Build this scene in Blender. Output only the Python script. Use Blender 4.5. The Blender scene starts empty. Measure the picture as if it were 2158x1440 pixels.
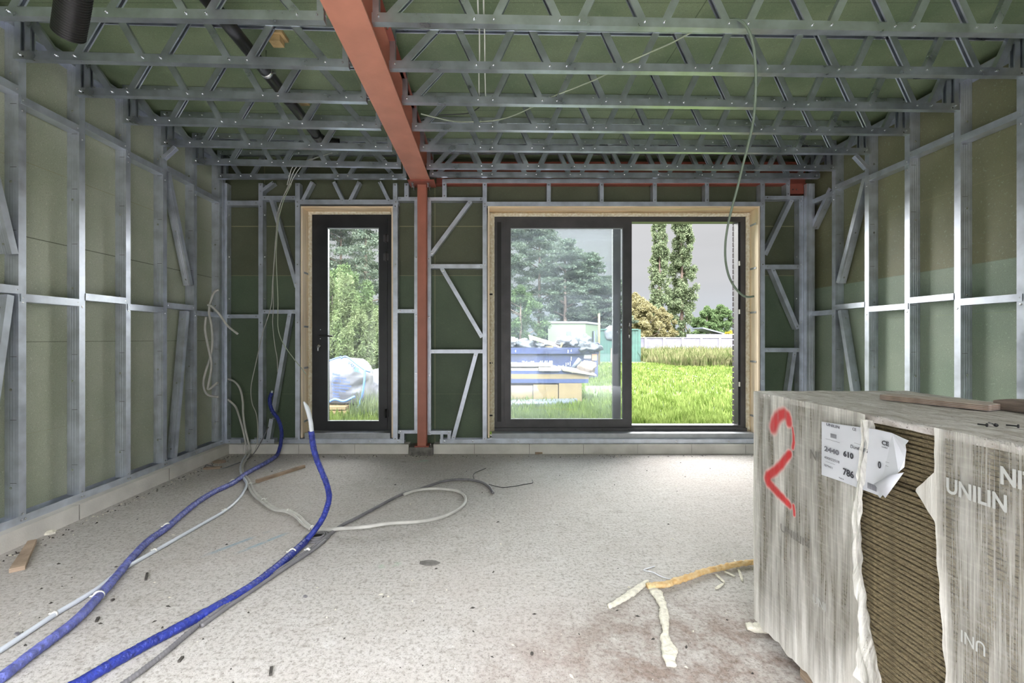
import bpy, math, random
import numpy as np
from mathutils import Vector, Matrix, noise
random.seed(7); np.random.seed(7)
SC = bpy.context.scene
COL = SC.collection
V = Vector
R = math.radians

# ------------------------------------------------------------------ camera
F = 960.0; CX = 1033.0; CY = 714.0; EYE = 1.22
cam = bpy.data.objects.new('camera', bpy.data.cameras.new('camera')); COL.objects.link(cam)
cam.location = (0, 0, EYE); cam.rotation_euler = (R(90), 0, 0)
cam.data.sensor_width = 36.0; cam.data.lens = F/2158*36.0
cam.data.shift_x = (1079-CX)/2158.0; cam.data.shift_y = -(720-CY)/2158.0
cam.data.clip_start = 0.05; cam.data.clip_end = 400
SC.camera = cam
# ------------------------------------------------------------------ exposure
SC.view_settings.view_transform = 'Standard'; SC.view_settings.look = 'None'
SC.view_settings.gamma = 1.0; SC.view_settings.exposure = 0.60
SC.cycles.max_bounces = 10; SC.cycles.diffuse_bounces = 6; SC.cycles.transparent_max_bounces = 24
SC.cycles.glossy_bounces = 4; SC.cycles.sample_clamp_indirect = 6.0
# ------------------------------------------------------------------ world: overcast sky, brighter overhead and behind the house
W = bpy.data.worlds.new('overcast'); SC.world = W; W.use_nodes = True
nt = W.node_tree; nt.nodes.clear()
def wn(t, **k):
    n = nt.nodes.new(t)
    for a, b in k.items(): setattr(n, a, b)
    return n
tc = wn('ShaderNodeTexCoord'); sep = wn('ShaderNodeSeparateXYZ'); nt.links.new(tc.outputs['Generated'], sep.inputs[0])
rmp = wn('ShaderNodeValToRGB'); nt.links.new(sep.outputs['Z'], rmp.inputs[0])
e = rmp.color_ramp.elements
e[0].position = 0.0; e[0].color = (0.380, 0.427, 0.475, 1)
e[1].position = 0.07; e[1].color = (0.418, 0.437, 0.465, 1)
for p, c in ((.12, (0.432, 0.437, 0.451, 1)), (.27, (0.437, 0.437, 0.446, 1)), (.45, (1.0, 1.0, 1.04, 1)), (1.0, (.97, 1.0, 1.10, 1))):
    q = e.new(p); q.color = c
ov = wn('ShaderNodeMapRange'); ov.interpolation_type = 'SMOOTHSTEP'      # brighter overhead
nt.links.new(sep.outputs['Z'], ov.inputs[0])
for i, v in ((1, .30), (2, .70), (3, 1.0), (4, 2.2)): ov.inputs[i].default_value = v
bk = wn('ShaderNodeMapRange'); bk.interpolation_type = 'SMOOTHSTEP'      # brighter cloud on the street side
nt.links.new(sep.outputs['Y'], bk.inputs[0])
for i, v in ((1, .15), (2, -.45), (3, 1.0), (4, 16.0)): bk.inputs[i].default_value = v
sw = wn('ShaderNodeMapRange'); sw.interpolation_type = 'SMOOTHSTEP'      # the bright part overhead lies toward the street
nt.links.new(sep.outputs['Y'], sw.inputs[0])
for i, v in ((1, .45), (2, -.10), (3, .22), (4, 1.0)): sw.inputs[i].default_value = v
o1 = wn('ShaderNodeMath', operation='SUBTRACT'); nt.links.new(ov.outputs[0], o1.inputs[0]); o1.inputs[1].default_value = 1.0
o2 = wn('ShaderNodeMath', operation='MULTIPLY_ADD'); nt.links.new(o1.outputs[0], o2.inputs[0]); nt.links.new(sw.outputs[0], o2.inputs[1]); o2.inputs[2].default_value = 1.0
mul = wn('ShaderNodeMath', operation='MULTIPLY'); nt.links.new(o2.outputs[0], mul.inputs[0]); nt.links.new(bk.outputs[0], mul.inputs[1])
cl = wn('ShaderNodeTexNoise'); cl.inputs['Scale'].default_value = 2.2; cl.inputs['Detail'].default_value = 4
mpp = wn('ShaderNodeMapping'); mpp.inputs['Scale'].default_value = (1, 1, 4)
nt.links.new(tc.outputs['Generated'], mpp.inputs[0]); nt.links.new(mpp.outputs[0], cl.inputs[0])
cm = wn('ShaderNodeMapRange'); nt.links.new(cl.outputs[0], cm.inputs[0])
for i, v in ((1, .3), (2, .7), (3, .93), (4, 1.06)): cm.inputs[i].default_value = v
# the street side is dull near the horizon and bright higher up
lo_ = wn('ShaderNodeMapRange'); lo_.interpolation_type = 'SMOOTHSTEP'; nt.links.new(sep.outputs['Z'], lo_.inputs[0])
for i, v in ((1, .14), (2, .42), (3, 0.0), (4, 1.0)): lo_.inputs[i].default_value = v
bm = wn('ShaderNodeMath', operation='SUBTRACT'); nt.links.new(bk.outputs[0], bm.inputs[0]); bm.inputs[1].default_value = 1.0
bn = wn('ShaderNodeMath', operation='MULTIPLY_ADD'); nt.links.new(bm.outputs[0], bn.inputs[0]); nt.links.new(lo_.outputs[0], bn.inputs[1]); bn.inputs[2].default_value = 1.0
nt.links.new(bn.outputs[0], mul.inputs[1])
mul2 = wn('ShaderNodeMath', operation='MULTIPLY'); nt.links.new(mul.outputs[0], mul2.inputs[0]); nt.links.new(cm.outputs[0], mul2.inputs[1])
bg = wn('ShaderNodeBackground'); nt.links.new(rmp.outputs[0], bg.inputs[0]); nt.links.new(mul2.outputs[0], bg.inputs[1])
wo = wn('ShaderNodeOutputWorld'); nt.links.new(bg.outputs[0], wo.inputs[0])
# ------------------------------------------------------------------ the sun behind thin cloud: a very soft source over the garden
def sun(name, direction_from, strength, angle, color=(1, 1, 1)):
    l = bpy.data.lights.new(name, 'SUN'); l.energy = strength; l.angle = R(angle); l.color = color
    o = bpy.data.objects.new(name, l); COL.objects.link(o)
    o.rotation_euler = (-V(direction_from)).to_track_quat('-Z', 'Y').to_euler()
    return o
sun('sun_through_cloud', (-0.04, 0.90, 0.32), 14.5, 90, (1.0, .985, .96))

# ================================================================== helpers
def px(x, y, d):
    return V(((x-CX)/F*d, d, EYE-(y-CY)/F*d))
def onz(x, y, z=0.0):
    return px(x, y, F*(EYE-z)/(y-CY))
def onx(x, y, X):
    return px(x, y, F*X/(x-CX))
SB = {}
YB = 4.86                                # front plane of the back wall framing
def bx_(x): return (x-CX)/F*YB
def bz_(y): return EYE-(y-CY)/F*YB

class MB:
    def __init__(s): s.v = []; s.f = []; s.m = []; s.sm = []
    def add(s, vs, fs, mat=0, smooth=False):
        o = len(s.v); s.v += [tuple(p) for p in vs]
        for f in fs: s.f.append(tuple(i+o for i in f)); s.m.append(mat); s.sm.append(smooth)
    def box(s, x0, x1, y0, y1, z0, z1, mat=0):
        p = [(x, y, z) for x in (x0, x1) for y in (y0, y1) for z in (z0, z1)]
        s.add(p, [(0,1,3,2),(4,6,7,5),(0,4,5,1),(2,3,7,6),(0,2,6,4),(1,5,7,3)], mat)
    def obox(s, c, u, v, w, hu, hv, hw, mat=0, cut=0):
        c = V(c); u = V(u).normalized(); v = V(v).normalized(); w = V(w).normalized()
        p = [c+u*a*hu+v*b*hv+w*g*hw for a in (-1, 1) for b in (-1, 1) for g in (-1, 1)]
        s.add(p, [(0,1,3,2),(4,6,7,5),(0,4,5,1),(2,3,7,6),(0,2,6,4),(1,5,7,3)], mat)
    def prism(s, poly, p0, p1, A, B, mat=0, smooth=False):
        n = len(poly); p0 = V(p0); p1 = V(p1); A = V(A); B = V(B)
        vs = [p0+A*a+B*b for a, b in poly]+[p1+A*a+B*b for a, b in poly]
        fs = [(i, (i+1) % n, n+(i+1) % n, n+i) for i in range(n)]
        fs += [tuple(range(n))[::-1], tuple(range(n, 2*n))]
        s.add(vs, fs, mat, smooth)
    def tube(s, pts, r, seg=10, mat=0, sub=6, rfun=None, closed_ends=True, smooth=True, step=None):
        P = smooth_path(pts, sub)
        if step: P = resample(P, step)
        n = len(P); T = [(P[min(i+1, n-1)]-P[max(i-1, 0)]).normalized() for i in range(n)]
        ref = V((0, 0, 1)) if abs(T[0].z) < .9 else V((1, 0, 0))
        N = (ref-T[0]*ref.dot(T[0])).normalized(); vs = []
        L = 0
        for i in range(n):
            if i: L += (P[i]-P[i-1]).length
            N = (N-T[i]*N.dot(T[i]))
            N = N.normalized() if N.length > 1e-6 else V((1, 0, 0))
            B = T[i].cross(N)
            for k in range(seg):
                a = 2*math.pi*k/seg
                rr = r if rfun is None else rfun(L, a, i/(n-1))
                vs.append(P[i]+(N*math.cos(a)+B*math.sin(a))*rr)
        fs = []
        for i in range(n-1):
            for k in range(seg):
                k2 = (k+1) % seg
                fs.append((i*seg+k, i*seg+k2, (i+1)*seg+k2, (i+1)*seg+k))
        if closed_ends:
            fs.append(tuple(range(seg))[::-1]); fs.append(tuple((n-1)*seg+k for k in range(seg)))
        s.add(vs, fs, mat, smooth)
    def screw(s, p, nrm, r=.006, h=.006, mat=1):
        p = V(p); nrm = V(nrm).normalized(); a = nrm.orthogonal().normalized(); b = nrm.cross(a)
        k = 6; vs = []
        for rr, hh in ((r*1.3, 0), (r*1.3, h*.3), (r*.8, h*.4), (r*.6, h)):
            for i in range(k):
                t = 2*math.pi*i/k; vs.append(p+(a*math.cos(t)+b*math.sin(t))*rr+nrm*hh)
        fs = [(j*k+i, j*k+(i+1) % k, (j+1)*k+(i+1) % k, (j+1)*k+i) for j in range(3) for i in range(k)]
        fs.append(tuple(3*k+i for i in range(k)))
        s.add(vs, fs, mat)
    def build(s, name, mats, parent=None, origin=None):
        me = bpy.data.meshes.new(name)
        me.from_pydata(s.v, [], s.f)
        for m in (mats if isinstance(mats, (list, tuple)) else [mats]): me.materials.append(m)
        nm = len(me.materials)
        me.polygons.foreach_set('material_index', [min(m, nm-1) for m in s.m])
        me.polygons.foreach_set('use_smooth', s.sm)
        me.validate(); me.update()
        o = bpy.data.objects.new(name, me); COL.objects.link(o)
        if parent is not None:
            o.parent = parent; off = V(root_loc(parent))
            if off.length: me.transform(Matrix.Translation(-off))
        return o
def root_loc(o):
    l = V((0, 0, 0))
    while o is not None: l += V(o.location); o = o.parent
    return l
def npmesh(name, verts, faces, mats, midx=None, parent=None, smooth=False):
    me = bpy.data.meshes.new(name); verts = np.asarray(verts, np.float32)
    if parent is not None: verts = verts-np.array(root_loc(parent), np.float32)
    faces = np.asarray(faces, np.int32); nf, k = faces.shape
    me.vertices.add(len(verts)); me.vertices.foreach_set('co', verts.ravel())
    me.loops.add(nf*k); me.loops.foreach_set('vertex_index', faces.ravel())
    me.polygons.add(nf); me.polygons.foreach_set('loop_start', np.arange(0, nf*k, k, dtype=np.int32))
    me.polygons.foreach_set('loop_total', np.full(nf, k, np.int32))
    for m in (mats if isinstance(mats, (list, tuple)) else [mats]): me.materials.append(m)
    if midx is not None: me.polygons.foreach_set('material_index', np.asarray(midx, np.int32))
    if smooth: me.polygons.foreach_set('use_smooth', np.ones(nf, bool))
    me.update(calc_edges=True); me.validate()
    o = bpy.data.objects.new(name, me); COL.objects.link(o); o.parent = parent
    return o
def smooth_path(pts, sub=6):
    pts = [V(p) for p in pts]
    if len(pts) < 3 or sub <= 1: return pts
    out = []
    for i in range(len(pts)-1):
        p0 = pts[max(i-1, 0)]; p1 = pts[i]; p2 = pts[i+1]; p3 = pts[min(i+2, len(pts)-1)]
        for k in range(sub):
            t = k/sub
            out.append(.5*((2*p1)+(p2-p0)*t+(2*p0-5*p1+4*p2-p3)*t*t+(-p0+3*p1-3*p2+p3)*t**3))
    out.append(pts[-1]); return out
def resample(P, step):
    out = [P[0]]; acc = 0
    for a, b in zip(P, P[1:]):
        l = (b-a).length
        if l < 1e-9: continue
        t = step-acc
        while t <= l: out.append(a.lerp(b, t/l)); t += step
        acc = l-(t-step)
    out.append(P[-1]); return out
def offs(path, t):
    """closed outline of an open sheet profile of thickness t"""
    n = len(path); off = []
    for i in range(n):
        p = V((*path[i], 0)); d1 = d2 = None
        if i > 0: d1 = (p-V((*path[i-1], 0))).normalized()
        if i < n-1: d2 = (V((*path[i+1], 0))-p).normalized()
        if d1 is None: d1 = d2
        if d2 is None: d2 = d1
        n1 = V((-d1.y, d1.x, 0)); n2 = V((-d2.y, d2.x, 0)); m = (n1+n2)
        m = m.normalized() if m.length > 1e-6 else n1
        k = t/max(.35, m.dot(n1)); q = p+m*k
        off.append((q.x, q.y))
    return list(path)+off[::-1]
def cprof(wa, wb, lip=.010, t=.0022, ribs=True):
    """channel: web on a=0 running along b, flanges along +a, lips turned in"""
    p = [(wa, lip), (wa, 0), (0, 0)]
    if ribs and wb > .06:
        for c in (.3, .5, .7): p += [(0, wb*c-.004), (.0011, wb*c), (0, wb*c+.004)]
    p += [(0, wb), (wa, wb), (wa, wb-lip)]
    return offs(p, -t)
def tag(o, label=None, cat=None, group=None, kind=None):
    if label: o['label'] = label
    if cat: o['category'] = cat
    if group: o['group'] = group
    if kind: o['kind'] = kind
    return o
def thing(name, label, cat, loc=(0, 0, 0), group=None):
    o = bpy.data.objects.new(name, None); COL.objects.link(o); o.location = loc
    o.empty_display_size = .05
    return tag(o, label, cat, group)
def structure(o, label=None):
    return tag(o, label, None, None, 'structure')

# ================================================================== materials
def mat(name, color, rough=.6, metal=0.0, noise_scale=None, var=.15, bump=0.0, bscale=None, stretch=(1, 1, 1), spec=.5, detail=4, color2=None, lo=.35, hi=.65):
    m = bpy.data.materials.new(name); m.use_nodes = True; t = m.node_tree; b = t.nodes['Principled BSDF']
    b.inputs['Roughness'].default_value = rough; b.inputs['Metallic'].default_value = metal
    b.inputs['Specular IOR Level'].default_value = spec
    c = (*color, 1)
    if noise_scale is None:
        b.inputs['Base Color'].default_value = c
    else:
        tcn = t.nodes.new('ShaderNodeTexCoord'); mp = t.nodes.new('ShaderNodeMapping'); mp.inputs['Scale'].default_value = stretch
        t.links.new(tcn.outputs['Object'], mp.inputs[0])
        n = t.nodes.new('ShaderNodeTexNoise'); n.inputs['Scale'].default_value = noise_scale; n.inputs['Detail'].default_value = detail
        t.links.new(mp.outputs[0], n.inputs[0])
        mr = t.nodes.new('ShaderNodeMapRange'); mr.inputs[1].default_value = lo; mr.inputs[2].default_value = hi
        t.links.new(n.outputs[0], mr.inputs[0])
        mx = t.nodes.new('ShaderNodeMix'); mx.data_type = 'RGBA'
        t.links.new(mr.outputs[0], mx.inputs[0])
        c2 = color2 if color2 else tuple(min(1, x*(1+var)) for x in color)
        c1 = color if color2 else tuple(x*(1-var) for x in color)
        mx.inputs[6].default_value = (*c1, 1); mx.inputs[7].default_value = (*c2, 1)
        t.links.new(mx.outputs[2], b.inputs['Base Color'])
        if bump:
            n2 = t.nodes.new('ShaderNodeTexNoise'); n2.inputs['Scale'].default_value = bscale or noise_scale; n2.inputs['Detail'].default_value = 5
            t.links.new(mp.outputs[0], n2.inputs[0])
            bu = t.nodes.new('ShaderNodeBump'); bu.inputs['Strength'].default_value = bump; bu.inputs['Distance'].default_value = .01
            t.links.new(n2.outputs[0], bu.inputs['Height']); t.links.new(bu.outputs[0], b.inputs['Normal'])
    return m
class NG:
    """tiny node helper for the richer materials"""
    def __init__(s, m): m.use_nodes = True; s.t = m.node_tree; s.b = s.t.nodes['Principled BSDF']; s.tc = s.t.nodes.new('ShaderNodeTexCoord')
    def link(s, a, b): s.t.links.new(a, b)
    def co(s, scale=(1, 1, 1), rot=(0, 0, 0), loc=(0, 0, 0)):
        n = s.t.nodes.new('ShaderNodeMapping'); n.inputs['Scale'].default_value = scale; n.inputs['Rotation'].default_value = rot; n.inputs['Location'].default_value = loc
        s.link(s.tc.outputs['Object'], n.inputs[0]); return n.outputs[0]
    def noise(s, vec, scale, detail=4, rough=.5, dist=0):
        n = s.t.nodes.new('ShaderNodeTexNoise'); s.link(vec, n.inputs[0]); n.inputs['Scale'].default_value = scale
        n.inputs['Detail'].default_value = detail; n.inputs['Roughness'].default_value = rough; n.inputs['Distortion'].default_value = dist; return n.outputs[0]
    def rng(s, v, a, b, c=0., d=1., smooth=False):
        n = s.t.nodes.new('ShaderNodeMapRange'); s.link(v, n.inputs[0])
        if smooth: n.interpolation_type = 'SMOOTHSTEP'
        for i, x in ((1, a), (2, b), (3, c), (4, d)): n.inputs[i].default_value = x
        return n.outputs[0]
    def mix(s, f, a, b, mode='MIX'):
        n = s.t.nodes.new('ShaderNodeMix'); n.data_type = 'RGBA'; n.blend_type = mode
        for i, x in ((0, f), (6, a), (7, b)):
            if isinstance(x, (int, float)): n.inputs[i].default_value = x
            elif isinstance(x, tuple): n.inputs[i].default_value = (*x, 1)
            else: s.link(x, n.inputs[i])
        return n.outputs[2]
    def m(s, op, a, b=None):
        n = s.t.nodes.new('ShaderNodeMath'); n.operation = op
        for i, x in ((0, a), (1, b)):
            if x is None: continue
            if isinstance(x, (int, float)): n.inputs[i].default_value = x
            else: s.link(x, n.inputs[i])
        return n.outputs[0]
    def sep(s, vec):
        n = s.t.nodes.new('ShaderNodeSeparateXYZ'); s.link(vec, n.inputs[0]); return n.outputs
    def bump(s, h, strength, dist=.01):
        n = s.t.nodes.new('ShaderNodeBump'); n.inputs['Strength'].default_value = strength; n.inputs['Distance'].default_value = dist
        s.link(h, n.inputs['Height']); s.link(n.outputs[0], s.b.inputs['Normal'])
    def attr(s, name):
        n = s.t.nodes.new('ShaderNodeAttribute'); n.attribute_name = name; return n.outputs['Fac']

M = {}
def galv(name, col, rough, lo=.85, hi=1.12, metal=.82):
    m = bpy.data.materials.new(name); g = NG(m)
    n = g.noise(g.co((1, 1, 1)), 9, 3); n2 = g.noise(g.co((1, 1, 1)), 140, 2)
    c = g.mix(g.rng(n, .35, .65), tuple(x*lo for x in col), tuple(x*hi for x in col))
    c = g.mix(g.rng(n2, .62, .72, 0, .25), c, (.72, .75, .78))
    g.link(c, g.b.inputs['Base Color']); g.b.inputs['Metallic'].default_value = metal
    g.link(g.rng(n, .3, .7, rough-.08, rough+.1), g.b.inputs['Roughness'])
    return m
M['steel'] = galv('galvanised_steel', (.60, .64, .72), .38, metal=.70)
M['steelj'] = galv('galvanised_joist_steel', (.58, .62, .69), .34, metal=.90)  # same steel as the studs; the joists' darker shading is put into its finish
M['screw'] = mat('zinc_screw', (.75, .76, .78), .25, 1.0)
M['oldzinc'] = galv('dull_zinc', (.42, .44, .46), .5)
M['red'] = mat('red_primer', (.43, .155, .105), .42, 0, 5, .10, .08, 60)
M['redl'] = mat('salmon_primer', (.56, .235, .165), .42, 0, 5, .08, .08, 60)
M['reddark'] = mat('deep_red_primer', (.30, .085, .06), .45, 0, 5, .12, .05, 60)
# green chipboard for walls / roof, window light and shade put into each wall's colour
def chip(name, ca, cb, joints, upper=None):
    m = bpy.data.materials.new(name); g = NG(m)
    v = g.co(); n1 = g.noise(v, 2.1, 4); n2 = g.noise(v, 210, 3, .65); n3 = g.noise(v, 60, 3, .6)
    c = g.mix(g.rng(n1, .35, .65), ca, cb)
    if upper:                                    # browner sheets above a joint height
        s = g.sep(v); k = g.rng(s[2], upper[0]-.004, upper[0]+.004)
        c = g.mix(k, c, g.mix(g.rng(n1, .35, .65), upper[1], upper[2]))
    c = g.mix(g.rng(n2, .46, .34, 0, .55), c, tuple(x*.35 for x in ca))
    c = g.mix(g.rng(n3, .60, .72, 0, .25), c, tuple(min(1, x*1.9) for x in cb))
    s = g.sep(v)
    for ax, val, w, col, f in joints:
        d = g.m('ABSOLUTE', g.m('SUBTRACT', s[ax], val))
        c = g.mix(g.rng(d, w, w*.5, 0, f), c, col)
    g.link(c, g.b.inputs['Base Color']); g.b.inputs['Roughness'].default_value = .5
    g.b.inputs['Specular IOR Level'].default_value = .45
    g.bump(n2, .15, .004); return m
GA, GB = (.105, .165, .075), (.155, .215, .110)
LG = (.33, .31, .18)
M['board_side'] = chip('green_chipboard_side_lit', (.36, .395, .295), (.46, .485, .385),  # paler copy, window light on the left wall put into its colour
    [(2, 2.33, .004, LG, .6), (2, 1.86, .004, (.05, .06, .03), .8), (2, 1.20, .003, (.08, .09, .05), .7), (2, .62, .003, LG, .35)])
M['board_right'] = chip('green_chipboard_right_lit', (.25, .325, .245), (.33, .395, .305),
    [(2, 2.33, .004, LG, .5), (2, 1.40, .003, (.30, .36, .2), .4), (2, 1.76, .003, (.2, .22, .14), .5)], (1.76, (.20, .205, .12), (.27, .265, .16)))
M['board_back'] = chip('green_chipboard_back_shaded', (.080, .118, .072), (.112, .152, .096),  # same board darkened, the back wall's shade put into its colour
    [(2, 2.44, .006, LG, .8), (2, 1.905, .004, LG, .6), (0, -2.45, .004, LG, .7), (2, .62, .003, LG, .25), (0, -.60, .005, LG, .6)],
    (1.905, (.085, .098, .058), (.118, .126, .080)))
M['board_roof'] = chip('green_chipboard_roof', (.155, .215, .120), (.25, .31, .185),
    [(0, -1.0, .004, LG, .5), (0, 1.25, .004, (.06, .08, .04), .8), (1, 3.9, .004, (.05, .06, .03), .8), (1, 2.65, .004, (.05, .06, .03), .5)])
M['membrane'] = mat('dark_membrane', (.05, .05, .055), .8, 0, 8, .1)
M['dark_earth'] = mat('dark_earth', (.028, .024, .018), .95, 0, 3, .3)
M['curb'] = mat('aerated_block', (.66, .635, .60), .9, 0, 4, .12, .2, 90)
M['curbd'] = mat('dark_mortar', (.17, .16, .15), .95, 0, 20, .3, .4, 90)
M['wood'] = mat('pale_plywood', (.90, .74, .54), .6, 0, 3, .13, .05, 60, (6, 6, .7))
M['woodtop'] = mat('pale_plywood_head', (.88, .68, .44), .6, 0, 3, .13, .05, 60, (.7, 6, 6))
M['foam'] = mat('pu_foam', (.70, .60, .42), .8, 0, 40, .2, 1.0, 60, color2=(.90, .85, .72))
M['black'] = mat('dark_aluminium', (.022, .023, .027), .38, .1, 6, .2)
M['black2'] = mat('grey_aluminium_sash', (.075, .072, .078), .40, .2, 6, .15)
M['gasket'] = mat('light_glazing_bead', (.42, .45, .47), .4, .4)
M['rubber'] = mat('black_rubber', (.012, .012, .013), .5)
M['chrome'] = mat('bright_metal', (.7, .7, .72), .2, 1.0)
M['blue'] = mat('blue_foil', (.020, .035, .26), .36, 0, 30, .3, .9, 75)
M['bluel'] = mat('pale_blue_foil', (.125, .145, .44), .30, 0, 34, .35, .9, 75)
M['whitep'] = mat('white_pipe', (.62, .66, .72), .35, 0, 6, .06)
M['greyp'] = mat('grey_pipe', (.50, .49, .46), .5, 0, 12, .1)
M['greyd'] = mat('grey_conduit', (.16, .155, .165), .5, 0, 12, .15)
M['cond'] = mat('light_conduit', (.56, .55, .52), .45, 0, 12, .08)
M['cablew'] = mat('cable_white', (.62, .63, .60), .45)
M['cableg'] = mat('cable_green_grey', (.17, .22, .17), .45)
M['cableo'] = mat('cable_pale_green', (.42, .47, .36), .45)
M['cabled'] = mat('cable_dark', (.03, .03, .035), .5)
M['tie'] = mat('white_tie', (.78, .78, .74), .4)
M['drain'] = mat('black_plastic', (.014, .014, .015), .32)
M['timber'] = mat('weathered_timber', (.36, .27, .20), .85, 0, 7, .3, .3, 60, (1, 1, 12))
M['timberg'] = mat('grey_timber', (.23, .18, .16), .85, 0, 9, .3, .4, 60, (8, 1, 8))
M['ply'] = mat('brown_plywood_edge', (.24, .13, .08), .8, 0, 16, .4, .2, 60, (1, 1, 12))
M['plytop'] = mat('dusty_plywood', (.44, .37, .33), .85, 0, 9, .2, .2, 60, (6, 1, 1))
M['foamw'] = mat('cream_foam_scrap', (.70, .67, .57), .85, 0, 60, .12, .8, 60)
M['foamo'] = mat('orange_foam_scrap', (.62, .38, .15), .85, 0, 35, .3, .9, 60, color2=(.72, .55, .30))
M['paper'] = mat('label_paper', (.62, .64, .70), .5, 0, 7, .05)
M['ink'] = mat('black_ink', (.035, .035, .045), .6)
M['inkg'] = mat('faded_grey_ink', (.16, .16, .19), .6)
M['print'] = mat('pale_print', (.46, .47, .46), .5)
M['printd'] = mat('faint_dark_print', (.17, .16, .15), .5)
M['dust'] = mat('debris_dark', (.05, .045, .04), .9, 0, 30, .4)
M['osb'] = mat('raw_wood_block', (.50, .36, .18), .8, 0, 12, .25, .3, 60)
M['brick'] = mat('purple_grey_brick', (.095, .08, .09), .85, 0, 9, .25, .4, 60)
M['mortar'] = mat('pale_mortar', (.33, .32, .31), .9)

# floor: dusty concrete slab
def floor_mat():
    m = bpy.data.materials.new('dusty_concrete'); g = NG(m); v = g.co()
    big = g.noise(v, 1.1, 5, .6); mid = g.noise(v, 6.5, 6, .7, .3); fine = g.noise(v, 55, 5, .75); sp = g.noise(v, 130, 3, .7)
    drag = g.noise(g.co((3.2, 22, 1), (0, 0, R(8))), 1.0, 3, .6, 1.2)
    c = g.mix(g.rng(big, .35, .66), (.45, .425, .395), (.51, .49, .465))
    c = g.mix(g.rng(mid, .36, .66, 0, .75), c, (.53, .515, .495))
    c = g.mix(g.rng(fine, .52, .36, 0, .75), c, (.20, .175, .15))
    blot = g.noise(v, 16, 5, .75, .6); c = g.mix(g.rng(blot, .44, .30, 0, .55), c, (.23, .20, .17)); c = g.mix(g.rng(blot, .56, .68, 0, .5), c, (.62, .61, .60))
    c = g.mix(g.rng(drag, .55, .72, 0, .35), c, (.60, .585, .57))
    # brown dirt spread near the pallet
    s = g.sep(v)
    dx = g.m('DIVIDE', g.m('SUBTRACT', s[0], .85), 1.05); dy = g.m('DIVIDE', g.m('SUBTRACT', s[1], 1.45), .75)
    r = g.m('ADD', g.m('MULTIPLY', dx, dx), g.m('MULTIPLY', dy, dy))
    dirt = g.m('MULTIPLY', g.rng(r, 1.3, .15, smooth=True), g.rng(mid, .36, .60))
    c = g.mix(g.m('MULTIPLY', dirt, .9), c, g.mix(g.rng(fine, .4, .6), (.15, .105, .08), (.26, .19, .155)))
    pinkish = g.rng(g.noise(v, .8, 2), .45, .7, 0, .3)
    c = g.mix(pinkish, c, (.52, .45, .42))
    c = g.mix(g.rng(sp, .40, .32, 0, .9), c, (.07, .06, .05))
    # chalk and spray marks
    def mark(a, b, w, col, f):
        a = V((a.x, a.y)); b = V((b.x, b.y)); d = (b-a); L = d.length; ang = math.atan2(d.y, d.x); mid_ = (a+b)/2
        mp = g.t.nodes.new('ShaderNodeMapping'); mp.vector_type = 'TEXTURE'
        mp.inputs['Location'].default_value = (mid_.x, mid_.y, 0); mp.inputs['Rotation'].default_value = (0, 0, ang)
        g.link(g.tc.outputs['Object'], mp.inputs[0]); q = g.sep(mp.outputs[0])
        k = g.m('MULTIPLY', g.rng(g.m('ABSOLUTE', q[1]), w, w*.3), g.rng(g.m('ABSOLUTE', q[0]), L/2, L/2*.6))
        k = g.m('MULTIPLY', g.m('MULTIPLY', k, g.rng(mid, .40, .55)), f)
        return g.mix(k, c, col)
    c = mark(onz(415, 1178), onz(575, 1117), .022, (.20, .34, .46), .55)
    c = mark(onz(490, 1170), onz(612, 1121), .022, (.20, .36, .48), .55)
    c = mark(onz(795, 1196), onz(848, 1187), .03, (.30, .55, .36), .5)
    c = mark(onz(868, 974), onz(905, 970), .05, (.30, .58, .45), .4)
    g.link(c, g.b.inputs['Base Color']); g.b.inputs['Roughness'].default_value = .82
    g.bump(g.m('ADD', g.m('MULTIPLY', mid, .8), g.m('MULTIPLY', fine, .6)), .55, .012)
    return m
M['floor'] = floor_mat()

def glass_mat(name, tint, haze, streak=True):
    m = bpy.data.materials.new(name); m.use_nodes = True; t = m.node_tree; t.nodes.clear()
    tr = t.nodes.new('ShaderNodeBsdfTransparent'); tr.inputs[0].default_value = (*tint, 1)
    gl = t.nodes.new('ShaderNodeBsdfGlossy'); gl.inputs['Roughness'].default_value = .02; gl.inputs[0].default_value = (.9, .92, 1, 1)
    df = t.nodes.new('ShaderNodeBsdfDiffuse'); df.inputs[0].default_value = (.8, .84, .9, 1)
    fr = t.nodes.new('ShaderNodeFresnel'); fr.inputs[0].default_value = 1.5
    a = t.nodes.new('ShaderNodeMixShader'); b = t.nodes.new('ShaderNodeMixShader'); o = t.nodes.new('ShaderNodeOutputMaterial')
    t.links.new(fr.outputs[0], a.inputs[0]); t.links.new(tr.outputs[0], a.inputs[1]); t.links.new(gl.outputs[0], a.inputs[2])
    tcn = t.nodes.new('ShaderNodeTexCoord'); n = t.nodes.new('ShaderNodeTexNoise'); n.inputs['Scale'].default_value = 2.2; n.inputs['Detail'].default_value = 5
    t.links.new(tcn.outputs['Object'], n.inputs[0])
    mr = t.nodes.new('ShaderNodeMapRange'); t.links.new(n.outputs[0], mr.inputs[0])
    for i, x in ((1, .35), (2, .75), (3, haze*.5), (4, haze*1.9)): mr.inputs[i].default_value = x
    t.links.new(mr.outputs[0], b.inputs[0]); t.links.new(a.outputs[0], b.inputs[1]); t.links.new(df.outputs[0], b.inputs[2])
    t.links.new(b.outputs[0], o.inputs[0]); return m
M['glass'] = glass_mat('dusty_glass', (.955, .985, .99), .07)
M['glassd'] = glass_mat('door_glass', (.975, .99, .985), .03)

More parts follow.
